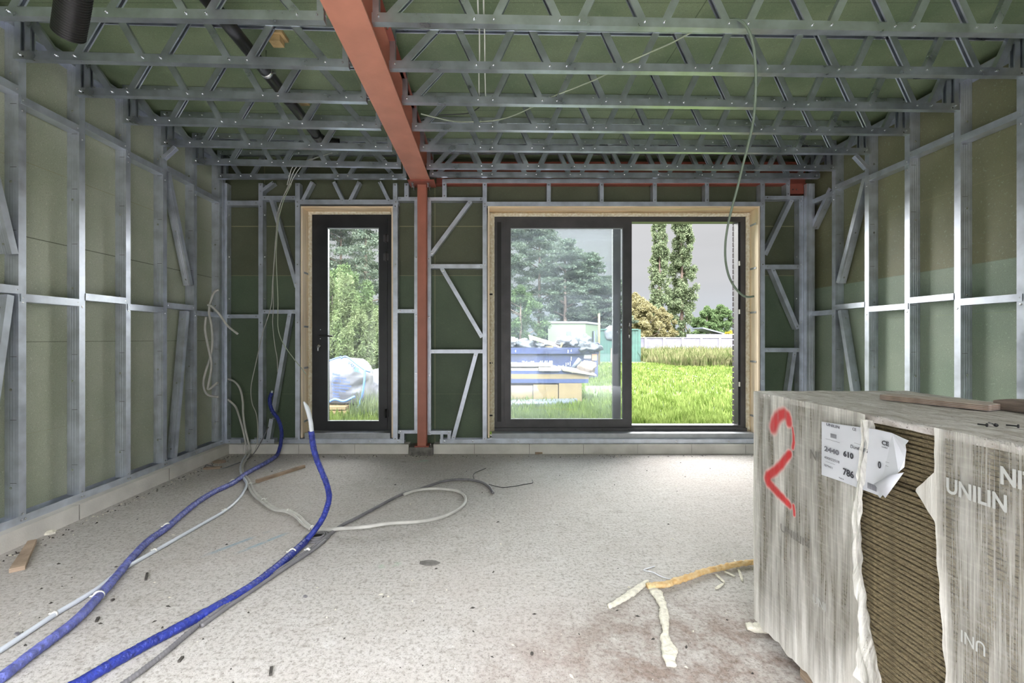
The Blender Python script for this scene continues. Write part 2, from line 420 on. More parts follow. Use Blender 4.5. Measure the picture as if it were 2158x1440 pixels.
def film_mat():
    m = bpy.data.materials.new('stretch_film'); g = NG(m); t = g.t
    v = g.co((1, 30, 1.1)); s1 = g.noise(v, 5.5, 5, .7); s2 = g.noise(g.co((1, 9, .8)), 3.2, 3); s3 = g.noise(g.co((1, 8, 50)), 2.0, 3)
    fine = g.noise(g.co((1, 170, .8)), 2.0, 2)
    a = g.m('ADD', g.rng(s1, .35, .7, .0, .36), g.rng(s2, .38, .66, 0, .30))
    a = g.m('ADD', a, g.rng(s3, .5, .75, 0, .10)); a = g.m('ADD', a, g.rng(fine, .52, .70, 0, .22))
    a = g.m('ADD', g.m('MULTIPLY', a, .85), g.m('MULTIPLY', g.attr('dense'), .65)); a = g.m('ADD', a, .17)
    red = g.attr('paint'); a = g.m('ADD', a, red)
    n = t.nodes.new('ShaderNodeClamp'); g.link(a, n.inputs[0]); n.inputs[2].default_value = .93
    c = g.mix(g.rng(s2, .3, .7), (.64, .615, .565), (.80, .79, .755))
    zz_ = g.sep(g.co())[2]; c = g.mix(g.m('MULTIPLY', g.rng(zz_, .90, .93), g.rng(s3, .35, .55, .35, .8)), c, (.56, .56, .38))
    c = g.mix(red, c, (.62, .025, .03))
    g.link(c, g.b.inputs['Base Color']); g.b.inputs['Roughness'].default_value = .32; g.b.inputs['Specular IOR Level'].default_value = .7
    g.bump(g.m('ADD', s1, s2), .5, .006)
    tr = t.nodes.new('ShaderNodeBsdfTransparent'); tr.inputs[0].default_value = (.93, .94, .93, 1)
    mx = t.nodes.new('ShaderNodeMixShader'); g.link(n.outputs[0], mx.inputs[0]); g.link(tr.outputs[0], mx.inputs[1]); g.link(g.b.outputs[0], mx.inputs[2])
    g.link(mx.outputs[0], t.nodes['Material Output'].inputs[0]); return m
M['film'] = film_mat()
def topsheet_mat():
    m = bpy.data.materials.new('dusty_top_sheet'); g = NG(m)
    a = g.noise(g.co((3, 1.0, 1), (0, 0, R(20))), 9, 6, .7, 1.0); b = g.noise(g.co((12, 2.5, 1), (0, 0, R(14))), 5, 5, .6, .6); s = g.noise(g.co(), 160, 2)
    c = g.mix(g.rng(a, .36, .62), (.34, .30, .27), (.62, .59, .585))
    c = g.mix(g.rng(b, .60, .72, 0, .5), c, (.24, .19, .15)); c = g.mix(g.rng(s, .36, .28, 0, .8), c, (.08, .06, .05))
    g.link(c, g.b.inputs['Base Color']); g.b.inputs['Roughness'].default_value = .55; g.bump(g.m('ADD', a, b), .7, .012); return m
M['topsheet'] = topsheet_mat()
def board_edge_mat():
    m = bpy.data.materials.new('chipboard_edge'); g = NG(m)
    a = g.noise(g.co((1, 22, 120)), 2.4, 5, .7); b = g.noise(g.co((1, 5, 14)), 3, 3); f = g.noise(g.co(), 260, 2)
    c = g.mix(g.rng(a, .36, .64), (.032, .024, .012), (.29, .23, .13))
    c = g.mix(g.rng(b, .42, .62, 0, .5), c, (.13, .105, .06)); c = g.mix(g.rng(f, .62, .70, 0, .5), c, (.50, .43, .30))
    g.link(c, g.b.inputs['Base Color']); g.b.inputs['Roughness'].default_value = .8; g.bump(a, .5, .004); return m
M['edge'] = board_edge_mat()

def leafmat(name, c, c2=None, tr=.35):
    m = bpy.data.materials.new(name); g = NG(m); t = g.t
    n = g.noise(g.co(), 3.0, 3); n2 = t.nodes.new('ShaderNodeObjectInfo')
    col = g.mix(g.rng(n, .38, .62), c, c2 or tuple(x*1.7 for x in c))
    df = t.nodes.new('ShaderNodeBsdfDiffuse'); tl = t.nodes.new('ShaderNodeBsdfTranslucent'); mx = t.nodes.new('ShaderNodeMixShader'); mx.inputs[0].default_value = tr
    g.link(col, df.inputs[0]); g.link(col, tl.inputs[0]); g.link(df.outputs[0], mx.inputs[1]); g.link(tl.outputs[0], mx.inputs[2])
    g.link(mx.outputs[0], t.nodes['Material Output'].inputs[0]); return m
M['pine'] = leafmat('pine_needles', (.055, .078, .055), (.125, .150, .105))
M['decid'] = leafmat('green_leaves', (.050, .080, .032), (.105, .150, .065))
M['poplar'] = leafmat('poplar_leaves', (.075, .100, .052), (.165, .195, .110))
M['ochre'] = leafmat('ochre_leaves', (.13, .115, .05), (.235, .215, .115))
M['willow'] = leafmat('pale_shrub_leaves', (.085, .120, .050), (.175, .215, .105))
M['grass'] = leafmat('grass_blades', (.050, .078, .014), (.125, .165, .045), .45)
M['weeds'] = leafmat('dry_weeds', (.065, .085, .028), (.145, .140, .070), .4)
M['yellow'] = leafmat('yellow_flowers', (.25, .21, .02), (.32, .27, .04))
M['bark'] = mat('bark', (.12, .085, .065), .9, 0, 6, .3)
M['soil'] = mat('grassy_soil', (.045, .065, .014), .95, 0, 3, .35)
M['path'] = mat('pale_path', (.24, .23, .20), .9, 0, 6, .15)
M['fwall'] = mat('grey_block_wall', (.125, .12, .145), .9, 0, 2.5, .15)
M['skip'] = mat('navy_container_paint', (.018, .027, .085), .5, 0, 3, .3)
M['skipb'] = mat('bright_blue_paint', (.015, .07, .30), .4)
M['cabin'] = mat('pale_green_cladding', (.15, .19, .115), .7)
M['cabinr'] = mat('grey_roof_edge', (.22, .21, .21), .8)
M['fenceg'] = mat('green_fence_sheet', (.020, .070, .050), .7, 0, 4, .2)
M['bagw'] = mat('white_woven_bag', (.17, .175, .19), .6, 0, 9, .1, .5, 14)
M['bagb'] = mat('blue_strap', (.05, .12, .32), .6)
M['navyink'] = mat('navy_print', (.03, .06, .16), .6)
M['tarp'] = mat('grey_tarpaulin', (.045, .050, .055), .45, 0, 5, .3, .8, 9)
M['lumber'] = mat('yellow_lumber', (.19, .135, .055), .7, 0, 5, .15)
M['lumberp'] = mat('pale_lumber', (.19, .165, .12), .7, 0, 5, .12)
M['insblue'] = mat('blue_film_pack', (.035, .055, .14), .4)
M['card'] = mat('pale_cardboard', (.2, .15, .115), .8, 0, 6, .2, .5, 12)
M['pvc'] = mat('grey_pvc', (.11, .125, .145), .35)
M['solar'] = mat('solar_sheet', (.20, .22, .28), .3, .3)
M['sticker_o'] = mat('orange_sticker', (.55, .25, .12), .6)
M['sticker_w'] = mat('white_sticker', (.6, .6, .6), .6)

# outdoor colours darkened to offset the strong sky light on the garden
def tone(names, k):
    for nme in names:
        for nd in M[nme].node_tree.nodes:
            for s_ in nd.inputs:
                if s_.type == 'RGBA' and not s_.is_linked and nd.type in ('MIX', 'BSDF_PRINCIPLED') and s_.name in ('A', 'B', 'Base Color'):
                    v_ = s_.default_value; s_.default_value = (v_[0]*k, v_[1]*k, v_[2]*k, 1)
tone(['pine', 'decid', 'poplar', 'ochre', 'willow', 'yellow', 'weeds', 'soil'], .80)
tone(['bagw'], .8)
tone(['bagw', 'tarp', 'lumber', 'lumberp', 'insblue', 'card', 'pvc', 'cabin', 'cabinr', 'fenceg', 'skip', 'skipb', 'fwall', 'path', 'brick', 'mortar', 'sticker_o', 'sticker_w', 'solar'], .60)

# ================================================================== room shell
XL, XR = -2.83, 3.41                 # room-side faces of the stud walls
ZC = 3.175                           # underside of the roof boards
m = MB(); m.box(-3.1, 3.7, -1.6, 5.02, -.12, 0); fl = structure(m.build('floor', M['floor']), 'dusty grey concrete floor slab with drag marks and brown dirt')
m = MB(); m.box(-3.1, 3.7, -1.6, 5.25, ZC, ZC+.03); structure(m.build('ceiling', M['board_roof']), 'green chipboard roof sheets above the lattice joists')
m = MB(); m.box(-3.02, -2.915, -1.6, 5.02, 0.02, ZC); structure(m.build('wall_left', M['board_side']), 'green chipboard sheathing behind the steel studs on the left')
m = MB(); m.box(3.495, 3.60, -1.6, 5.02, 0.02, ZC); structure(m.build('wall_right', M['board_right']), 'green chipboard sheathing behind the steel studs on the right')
m = MB(); m.box(-3.02, 3.6, -1.6, -1.5, 2.35, ZC); m.box(-3.02, -2.8, -1.6, -1.5, 0.0, 2.35); m.box(3.3, 3.6, -1.6, -1.5, 0.0, 2.35); structure(m.build('wall_front', M['board_back']), 'unseen green chipboard wall behind the camera, its wide opening shaped to light the floor')  # unseen wall, opening sized to light the floor and keep the joists shaded
# openings (world): door and window holes
DX0, DX1, WX0, WX1, OZT, OZB = -2.035, -1.030, -.035, 2.886, 2.642, .16
Y0, Y1 = 4.948, 5.03
m = MB()
m.box(-3.02, DX0, Y0, Y1, .02, ZC); m.box(DX1, WX0, Y0, Y1, .02, ZC); m.box(WX1, 3.6, Y0, Y1, .02, ZC)
m.box(DX0, DX1, Y0, Y1, OZT, ZC); m.box(WX0, WX1, Y0, Y1, OZT, ZC); m.box(DX0, DX1, Y0, Y1, .02, OZB); m.box(WX0, WX1, Y0, Y1, .02, OZB)
structure(m.build('wall_back', M['board_back']), 'green chipboard sheathing, darkened for shade, around the door and the big window')
# outer brick skin with real courses on the reveals
m = MB()
BX = [(-3.1, DX0+.05), (DX1-.075, WX0+.03), (2.793, 3.7)]
for a, b in BX: m.box(a, b, 5.115, 5.205, -.15, 3.3, 1)
m.box(DX0, DX1, 5.115, 5.205, 2.60, 3.3, 1); m.box(WX0, 2.8, 5.115, 5.205, 2.60, 3.3, 1)
z = .16; row = 0
while z < 2.56:
    o = .03 if row % 2 else 0
    m.box(2.772, 2.99+o, 5.118, 5.215, z, z+.05, 0); z += .062; row += 1
structure(m.build('wall_outer', [M['brick'], M['mortar']]), 'brick outer skin seen as a stepped edge at the window')
# curbs
def curb(name, mk):
    m = MB(); mk(m); structure(m.build(name, [M['curb'], M['curbd']]), 'pale block curb along the foot of the wall')
def cl_(m):
    x = -.9
    for a in [(-.9, 1.15), (1.16, 1.76), (1.77, 2.38), (2.39, 3.06), (3.07, 3.92), (3.93, 4.82)]:
        m.box(-2.90, -2.762-random.random()*.003, a[0], a[1], .0, .105, 0)
    m.box(-2.90, -2.768, -.9, 4.82, 0, .10, 1)
curb('baseboard_left', cl_)
def cb_(m):
    xs = [470, 517, 633, 750, 863]
    for a, b in zip(xs, xs[1:]): m.box(bx_(a)+.002, bx_(b)-.002, 4.82-random.random()*.002, 4.95, 0, .100, 0)
    xs = [914, 1000, 1115, 1228, 1341, 1454, 1567, 1700]
    for a, b in zip(xs, xs[1:]): m.box(bx_(a)+.002, bx_(b)-.002, 4.82-random.random()*.002, 4.95, 0, .100, 0)
    m.box(-2.9, bx_(863)-.005, 4.826, 4.95, 0, .096, 1); m.box(bx_(914)+.005, 3.4, 4.826, 4.95, 0, .096, 1)
curb('baseboard_back', cb_)
curb('baseboard_right', lambda m: [m.box(3.34, 3.48, a, a+.595, 0, .105, 0) for a in [-.9+.6*i for i in range(9)]] and m.box(3.346, 3.48, -.9, 4.82, 0, .1, 1))

# ================================================================== lattice joists
ZB, CH, DP = 2.88, .050, .040          # underside, chord height, depth
ZT = 3.172
def joist(label, ends, nodes, group, left_wall):
    """ends: (x,y) of the rear bottom edge at both ends; nodes: bottom nodes along x"""
    (xa, ya), (xb, yb) = ends
    u = V((xb-xa, yb-ya, 0)); L = u.length; u.normalize(); n = V((-u.y, u.x, 0)); n = n if n.y > 0 else -n
    def P(x, z, dn=0):     # point on the front face, measured along x
        t = (x-xa)/(xb-xa); return V((x, ya+(yb-ya)*t, z))-n*DP+n*dn
    root = thing('lattice_joist', label, 'joist', tuple(P((xa+xb)/2, ZB)), group)
    def chord(name, z0, up):
        mb = MB()
        w = DP; h = CH
        pr = [(.009, h), (0, h), (0, 0), (w, 0), (w, h), (w-.009, h)]
        pr = offs(pr, .002)
        Z = V((0, 0, 1 if up else -1))
        mb.prism(pr, P(xa, z0), P(xb, z0), n, Z)
        s = 1 if up else -1
        for k in nodes:
            for dx in (-.052, .052):
                if xa+.02 < k+dx < xb-.02: mb.screw(P(k+dx, z0+s*CH*.55, 0)-n*.0005, -n, .0052, .011)
        for k in (xa+.035, xb-.035): mb.screw(P(k, z0+s*CH*.55)-n*.0005, -n, .0052, .011)
        # small service hole near the wall end
        k = xa+.055 if left_wall else xb-.055
        mb.screw(P(k, z0+s*CH*.3)-n*.0005, -n, .004, .001, 2)
        return mb.build(name, [M['steelj'], M['screw'], M['rubber']], root)
    chord('bottom_chord', ZB, True); chord('top_chord', ZT, False)
    zb, zt = ZB+.012, ZT-.012; w = .040; d = DP-.006
    def bar(x0, z0, x1, z1, name='web_bar'):
        a = P(x0, z0, .003); b = P(x1, z1, .003); t = (b-a).normalized()
        # channel open on its lower side: web on the upper side
        q = t.cross(n).normalized()
        if q.z > 0: q = -q
        pr = offs([(w, .009), (w, 0), (0, 0), (0, d), (w, d), (w, d-.009)], -.002)
        c = q*(-w/2); mb = MB(); mb.prism(pr, a+c, b+c, q, n); return mb.build(name, M['steelj'], root)
    def post(x, wd=.034):
        mb = MB(); pr = offs([(wd, .008), (wd, 0), (0, 0), (0, d), (wd, d), (wd, d-.008)], -.002)
        sgn = 1 if x < (xa+xb)/2 else -1
        mb.prism(pr, P(x, ZB+.006, .003), P(x, ZT-.006, .003), u*sgn, n); mb.build('end_post', M['steelj'], root)
    post(xa+.004); post(xb-.004)
    if left_wall: post(xa+.062)
    else: post(xb-.062)
    return root, bar, zb, zt
def fd(Xw, xpix): return F*Xw/(xpix-CX)
dl = [2.375, 2.738, 3.137, 3.54, 3.943, 4.354, 4.758]           # left-hand joists, depth at the left wall
dlr = [2.414, 2.824, 3.230, 3.638, 4.045, 4.452, 4.758]         # ... at the red beam
dr0 = [2.425, 2.836, 3.239, 3.647, 4.045, 4.476, 4.700]         # right-hand joists at the beam
dr1 = [2.530, 2.915, 3.345, 3.735, 4.122, 4.520, 4.745]         # ... at the right wall
XBL, XBR = -.868, -.622
ordn = ['nearest', 'second nearest', 'third nearest', 'fourth nearest', 'fifth nearest', 'sixth nearest', 'farthest']
NL = [-2.533, -2.035, -1.527, -1.015]; NR = [-.033+.4535*i for i in range(8)]
for i in range(7):
    root, bar, zb, zt = joist(f'galvanised steel lattice joist left of the red beam, {ordn[i]} to the camera',
        ((XL+.002, dl[i]), (XBL, dlr[i])), NL[:3]+[-.955], 'lattice joists left of the red beam', True)
    g_ = .050
    bar(-2.765, zt, NL[0]-g_, zb)
    for k in range(3):
        mid = (NL[k]+NL[k+1])/2
        bar(NL[k]+g_, zb, mid-g_, zt)
        bar(mid+g_, zt, NL[k+1]-g_ if k < 2 else -.985, zb)
for i in range(7):
    root, bar, zb, zt = joist(f'galvanised steel lattice joist right of the red beam, {ordn[i]} to the camera',
        ((XBR, dr0[i]), (XR-.002, dr1[i])), NR, 'lattice joists right of the red beam', False)
    bar(-.555, zb, -.31, zt)
    for k in range(8):
        c = NR[k]; mid = c-.4535/2; nx = c+.4535/2
        bar(mid+g_, zt, c-g_, zb)
        if nx-g_ < 3.33: bar(c+g_, zb, nx-g_, zt)
    
# ================================================================== stud wall frames
def rail_y(mb, X, y0, y1, z, sgn, h=.044, dpt=.078):
    """horizontal member along Y on a side wall; sgn +1: room towards +X"""
    pr = offs([(dpt, h-.009), (dpt, h), (0, h), (0, 0), (dpt, 0), (dpt, .009)], -.0022)
    if sgn > 0: A = V((-1, 0, 0))
    else: A = V((1, 0, 0))
    mb.prism(pr, (X+sgn*.0025, y0, z), (X+sgn*.0025, y1, z), A, V((0, 0, 1)))
    for yy in (y0+.012, y1-.012): mb.screw((X+sgn*.003, yy, z+h*.5), (sgn, 0, 0), .006, .004)
def stud_side(parent, X, y, sgn, z0=.14, z1=3.12, w=.046, name='stud', holes=True):
    pr = cprof(w, .084)
    mb = MB(); mb.prism(pr, (X, y, z0), (X, y, z1), V((0, 1, 0)), V((-sgn, 0, 0)))
    if holes:
        for zz in np.arange(.32, 2.9, .62):
            mb.screw((X-sgn*.045, y-.0005, zz+random.uniform(-.03, .03)), (0, -1, 0), .007, .004, 1)
        for zz in np.arange(.35, 2.9, .38):
            a = X-sgn*.012; mb.box(min(a, X-sgn*.05), max(a, X-sgn*.05), y-.0006, y, zz, zz+.0022, 2)
    for zz in (.158, 1.44, 2.60, 3.09): mb.screw((X+sgn*.0005, y+w/2, zz), (sgn, 0, 0), .006, .004)
    return mb.build(name, [M['steel'], M['screw'], M['rubber']], parent)
def brace_side(parent, X, sgn, a, b, w=.040, dpt=.070, webside=-1):
    """diagonal on a side wall from a=(y,z) to b=(y,z)"""
    pa = V((X, a[0], a[1])); pb = V((X, b[0], b[1])); t = (pb-pa).normalized(); n = V((-sgn, 0, 0))
    q = n.cross(t); q = q if q.y > 0 else -q
    mb = MB(); mb.prism(cprof(w, dpt), pa, pb, q, n)
    for s in (.06, .5, .94):
        mb.screw(pa.lerp(pb, s)+n*dpt*.5-q*.0005, -q, .006, .004)
    return mb.build('brace', [M['steel'], M['screw']], parent)

lf = thing('steel_wall_frame', 'galvanised steel stud frame along the whole left wall', 'wall frame', (XL, 3.4, .11), 'steel stud wall frames')
SL = [1.53, 1.93, 2.33, 2.733, 3.137, 3.54, 3.943, 4.351, 4.765]
for y in SL: stud_side(lf, XL, y, 1)
for k, (ya, yb) in enumerate(zip(SL, SL[1:])):
    hi = (k % 2 == 0)           # bays alternate so that neighbours can be screwed
    # bay index: 1.53..; bay starting at 2.733 (k=3) is the low one
    for z in ((1.491 if hi else 1.446), (2.690 if hi else 2.642)):
        mb = MB(); rail_y(mb, XL, ya+.046 if hi else ya+.012, yb if hi else yb-.002, z, 1); mb.build('noggin', [M['steel'], M['screw']], lf)
mb = MB(); pr = offs([(.008, .046), (0, .046), (0, 0), (.088, 0), (.088, .046)], .0022)
mb.prism(pr, (XL+.004, -.5, .105), (XL+.004, 4.86, .105), V((-1, 0, 0)), V((0, 0, 1)))
for y in SL:
    for dy in (.012, .034): mb.screw((XL+.006, y+dy, .126), (1, 0, 0), .006, .005)
mb.build('bottom_track', [M['steel'], M['screw']], lf)
mb = MB(); mb.prism(offs([(0, 0), (0, .046), (.088, .046), (.088, 0)], -.0022), (XL+.003, -.5, 3.075), (XL+.003, 4.86, 3.075), V((-1, 0, 0)), V((0, 0, 1)))
mb.build('top_track', [M['steel'], M['screw']], lf)
brace_side(lf, XL, 1, (2.47, 2.66), (2.695, 1.72)); brace_side(lf, XL, 1, (2.67, 1.48), (2.50, .15))
brace_side(lf, XL, 1, (4.00, 2.68), (4.305, 1.72)); brace_side(lf, XL, 1, (4.25, 1.48), (4.08, .15))
# gusset under the fifth joist
def gusset(parent, x0, x1, y, z0, z1):
    a = V((x0, y, z0)); b = V((x1, y, z1)); mb = MB(); t = (b-a).normalized(); q = t.cross(V((0, 1, 0)))
    mb.prism(offs([(0, .028), (0, 0), (.038, 0), (.038, .028)], -.002), a, b, V((0, 1, 0)), q if q.z < 0 else -q)
    mb.screw(a+V((0, -.001, 0)), (0, -1, 0)); mb.build('gusset', [M['steel'], M['screw']], parent)
gusset(lf, XL+.01, XL+.115, 3.905, 2.78, 2.875)

rf = thing('steel_wall_frame', 'galvanised steel stud frame along the right wall behind the board stack', 'wall frame', (XR, 3.4, .11), 'steel stud wall frames')
SR = [1.70, 2.10, 2.50, 2.905, 3.302, 3.702, 4.102, 4.500]
def stud_right(y, z1=3.12): return stud_side(rf, XR, y, -1, z1=z1)
for y in SR: stud_right(y)
for k, (ya, yb) in enumerate(zip(SR, SR[1:]+[4.86])):
    hi = (k % 2 == 0)           # 2.905 (k=3) low, 3.302 high
    for z in ((1.508 if hi else 1.463), (2.690 if hi else 2.645)):
        mb = MB(); rail_y(mb, XR, ya+.046 if hi else ya+.012, yb if hi else yb-.002, z, -1); mb.build('noggin', [M['steel'], M['screw']], rf)
mb = MB(); mb.prism(pr, (XR-.004, -.5, .105), (XR-.004, 4.86, .105), V((1, 0, 0)), V((0, 0, 1)))
mb.build('bottom_track', [M['steel'], M['screw']], rf)
mb = MB(); mb.prism(offs([(0, 0), (0, .046), (.088, .046), (.088, 0)], -.0022), (XR-.003, -.5, 3.075), (XR-.003, 4.86, 3.075), V((1, 0, 0)), V((0, 0, 1)))
mb.build('top_track', [M['steel'], M['screw']], rf)
brace_side(rf, XR, -1, (4.14, 2.68), (4.455, 1.76)); brace_side(rf, XR, -1, (4.43, 1.50), (4.16, .15))
brace_side(rf, XR, -1, (4.56, 2.72), (4.83, 2.38))
gusset(rf, XR-.115, XR-.01, 4.085, 2.875, 2.76)
# corner stud, right wall
mb = MB(); mb.prism(cprof(.046, .084), (XR-.065, 4.812, .14), (XR-.065, 4.812, 2.86), V((0, 1, 0)), V((1, 0, 0))); mb.build('corner_stud', [M['steel'], M['screw']], rf)
# corner stud, left wall
mb = MB(); mb.prism(cprof(.046, .084), (XL+.006, 4.815, .14), (XL+.006, 4.815, 3.0), V((0, 1, 0)), V((-1, 0, 0))); mb.build('corner_stud', [M['steel'], M['screw']], lf)

# back wall frames ------------------------------------------------------
DPB = .080
def bstud(parent, x0, x1, y0, y1, name='stud', web='auto', screws=True):
    """upright given by its photo-frame rectangle on the framing plane"""
    X0, X1 = bx_(x0), bx_(x1); Z0, Z1 = bz_(y1), bz_(y0); w = X1-X0
    right_side = (x0+x1)/2 < CX           # camera sees its right side
    mb = MB()
    if right_side: mb.prism(cprof(w, DPB), (X1, YB, Z0), (X1, YB, Z1), V((-1, 0, 0)), V((0, 1, 0)))
    else: mb.prism(cprof(w, DPB), (X0, YB, Z0), (X0, YB, Z1), V((1, 0, 0)), V((0, 1, 0)))
    if screws:
        for zz in np.arange(Z0+.02, Z1, .62): mb.screw(((X0+X1)/2, YB-.0005, zz), (0, -1, 0), .006, .004)
        mb.screw(((X0+X1)/2, YB-.0005, Z1-.02), (0, -1, 0), .006, .004)
        if Z1-Z0 > 1.5:
            for zz in np.arange(.3, Z1, .45): mb.screw((X1 if right_side else X0, YB+.04, zz), (1 if right_side else -1, 0, 0), .007, .004)
    return mb.build(name, [M['steel'], M['screw']], parent)
def brail(parent, x0, x1, y0, y1, name='noggin', proud=.003):
    X0, X1 = bx_(x0), bx_(x1); Z0, Z1 = bz_(y1), bz_(y0); h = Z1-Z0; mb = MB()
    below = (y0+y1)/2 < CY                # camera sees its underside
    if below: mb.prism(cprof(h, DPB, ribs=False), (X0, YB-proud, Z0), (X1, YB-proud, Z0), V((0, 0, 1)), V((0, 1, 0)))
    else: mb.prism(cprof(h, DPB, ribs=False), (X0, YB-proud, Z1), (X1, YB-proud, Z1), V((0, 0, -1)), V((0, 1, 0)))
    for xx in (X0+.025, X1-.025): mb.screw((xx, YB-proud-.0005, (Z0+Z1)/2), (0, -1, 0), .006, .004)
    return mb.build(name, [M['steel'], M['screw']], parent)
def bbrace(parent, a, b, w=.042, d=DPB-.01, web='r', name='brace', proud=-.002):
    pa = V((bx_(a[0]), YB-proud, bz_(a[1]))); pb = V((bx_(b[0]), YB-proud, bz_(b[1]))); t = (pb-pa).normalized(); pa = pa-t*.018; pb = pb+t*.018
    q = t.cross(V((0, 1, 0))).normalized()
    if (q.x > 0) != (web == 'l'): q = -q          # flange direction away from the web side
    mb = MB(); mb.prism(cprof(w, d), pa-q*w/2, pb-q*w/2, q, V((0, 1, 0)))
    mb.screw(pa.lerp(pb, .04)-V((0, .001, 0)), (0, -1, 0)); mb.screw(pa.lerp(pb, .96)-V((0, .001, 0)), (0, -1, 0))
    return mb.build(name, [M['steel'], M['screw']], parent)
b1 = thing('steel_wall_frame', 'galvanised steel stud frame around the glazed door, left of the red column', 'wall frame', (-2.0, YB, .11), 'steel stud wall frames')
bstud(b1, 469, 478.5, 386, 929); bstud(b1, 544.5, 554, 386, 929); bstud(b1, 622, 632, 386, 929)
bstud(b1, 828, 838, 431, 929); bstud(b1, 873, 881, 415.5, 914)
bstud(b1, 828, 837, 386, 421, 'cripple_stud'); bstud(b1, 852, 861, 386, 417, 'cripple_stud')
brail(b1, 478, 545, 423, 433); brail(b1, 553, 623, 413, 422); brail(b1, 622, 839, 421, 431, 'header'); brail(b1, 838, 881, 415.5, 423.5)
brail(b1, 478, 545, 663, 671); brail(b1, 553, 623, 653, 661); brail(b1, 838, 874, 652, 660)
brail(b1, 839, 881, 907, 914); bstud(b1, 843, 852, 914, 929, 'cripple_stud', screws=False)
for a, b in (((638, 421), (656, 386)), ((738, 421), (755, 386))): bbrace(b1, a, b, .036, web='r', name='web_bar')
for a, b in (((704, 386), (721, 421)), ((801, 386), (818, 421))): bbrace(b1, a, b, .036, web='l', name='web_bar')
bbrace(b1, (573, 386), (551, 402), .034, web='r', name='web_bar')
bbrace(b1, (572, 424), (624, 602), web='r'); bbrace(b1, (610, 662), (575, 868), web='r'); bbrace(b1, (571, 887), (564, 929), web='r')
def track(parent, x0, x1, name='bottom_track'):
    mb = MB(); X0, X1 = bx_(x0), bx_(x1)
    mb.prism(offs([(.008, .044), (0, .044), (0, 0), (.085, 0), (.085, .044)], .0022), (X0, YB-.004, .102), (X1, YB-.004, .102), V((0, 1, 0)), V((0, 0, 1)))
    for xx in np.arange(X0+.05, X1, .3): mb.screw((xx, YB-.0045, .124), (0, -1, 0))
    return mb.build(name, [M['steel'], M['screw']], parent)
track(b1, 474, 508); track(b1, 528, 578); track(b1, 592, 852)
b2 = thing('steel_wall_frame', 'galvanised steel stud frame around the sliding window, right of the red column', 'wall frame', (1.4, YB, .11), 'steel stud wall frames')
bstud(b2, 900, 908, 416, 917); bstud(b2, 1017, 1026, 386, 929); bstud(b2, 1603, 1612, 386, 929); bstud(b2, 1684, 1693.5, 420, 929)
bstud(b2, 932, 941, 386, 417, 'cripple_stud')
for x0 in (1152.5, 1264, 1376, 1486): bstud(b2, x0, x0+8.3, 386, 426, 'cripple_stud')
bstud(b2, 1657, 1665, 386, 413, 'cripple_stud')
brail(b2, 932, 1665, 377.5, 386, 'top_rail'); brail(b2, 900, 1018, 416, 423.5); brail(b2, 1017, 1612, 425.5, 434.5, 'header')
brail(b2, 1612, 1693, 413, 420.5)
brail(b2, 908, 1018, 557, 566); brail(b2, 908, 1018, 737, 745); brail(b2, 1612, 1685, 558, 567); brail(b2, 1612, 1685, 733.5, 742.5)
bbrace(b2, (990, 426), (909, 535), web='r'); bbrace(b2, (932, 568), (1014, 708), web='r'); bbrace(b2, (1003, 746), (955, 925), web='r')
bbrace(b2, (1668, 424), (1615, 534), web='l'); bbrace(b2, (1630, 569), (1681, 690), web='l'); bbrace(b2, (1675, 744), (1650, 925), web='l')
brail(b2, 900, 951, 908, 916); bstud(b2, 928, 934, 916, 929, 'cripple_stud', screws=False); bstud(b2, 943, 950, 916, 929, 'cripple_stud', screws=False)
track(b2, 927, 1027); 
mb = MB(); mb.prism(offs([(0, 0), (0, .044), (.09, .044)], -.0022), (bx_(1026), YB-.006, .102), (bx_(1693), YB-.006, .102), V((0, 1, 0)), V((0, 0, 1)))
mb.box(bx_(1026), bx_(1603), YB+.01, YB+.20, .146, .150)
for xx in np.arange(.3, 2.8, .56): mb.screw((xx, YB-.007, .124), (0, -1, 0))
mb.build('sill_track', [M['steel'], M['screw']], b2)
mb = MB(); mb.box(bx_(632), bx_(828), YB+.01, YB+.20, .146, .150); mb.build('sill_track', [M['steel'], M['screw']], b1)

# ================================================================== red steelwork
def ibeam(mb, p0, p1, A, B, w, h, tf, tw, mat_=0):
    pr = [(-w/2, 0), (w/2, 0), (w/2, tf), (tw/2, tf), (tw/2, h-tf), (w/2, h-tf), (w/2, h), (-w/2, h), (-w/2, h-tf), (-tw/2, h-tf), (-tw/2, tf), (-w/2, tf)]
    mb.prism(pr, p0, p1, A, B, mat_)
rb = thing('steel_beam', 'red primed steel beam running overhead from the camera to the column', 'beam', (-.72, 2.4, 2.85))
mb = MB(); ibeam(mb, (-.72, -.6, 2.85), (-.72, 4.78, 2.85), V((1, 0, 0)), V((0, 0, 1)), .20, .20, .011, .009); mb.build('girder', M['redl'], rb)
mb = MB(); mb.box(-.83, -.60, 3.05, 4.85, 3.050, 3.058) ; mb.box(-.84, -.585, -.6, 4.85, 3.050, 3.060)
for y in np.arange(1.0, 4.7, .403):
    for dx in (.105, .115): mb.screw((-.72+dx, y+(dx-.1)*4, 3.05), (0, 0, -1), .008, .016)
mb.build('top_plate', [M['reddark'], M['screw']], rb)
mb = MB()
mb.box(-.845, -.575, 4.66, 4.86, 2.832, 2.849)
for x in (-.80, -.64):
    for y in (4.69, 4.80): mb.screw((x, y, 2.832), (0, 0, -1), .012, .05, 1)
mb.build('end_plate', [M['reddark'], M['screw']], rb)
rc = thing('steel_column', 'red primed steel column standing between the door and the window', 'column', (-.715, 4.80, .09))
mb = MB(); pr_ = [(-.046, 0), (.046, 0), (.046, .008), (.004, .008), (.004, .092), (.046, .092), (.046, .10), (-.046, .10), (-.046, .092), (-.004, .092), (-.004, .008), (-.046, .008)]
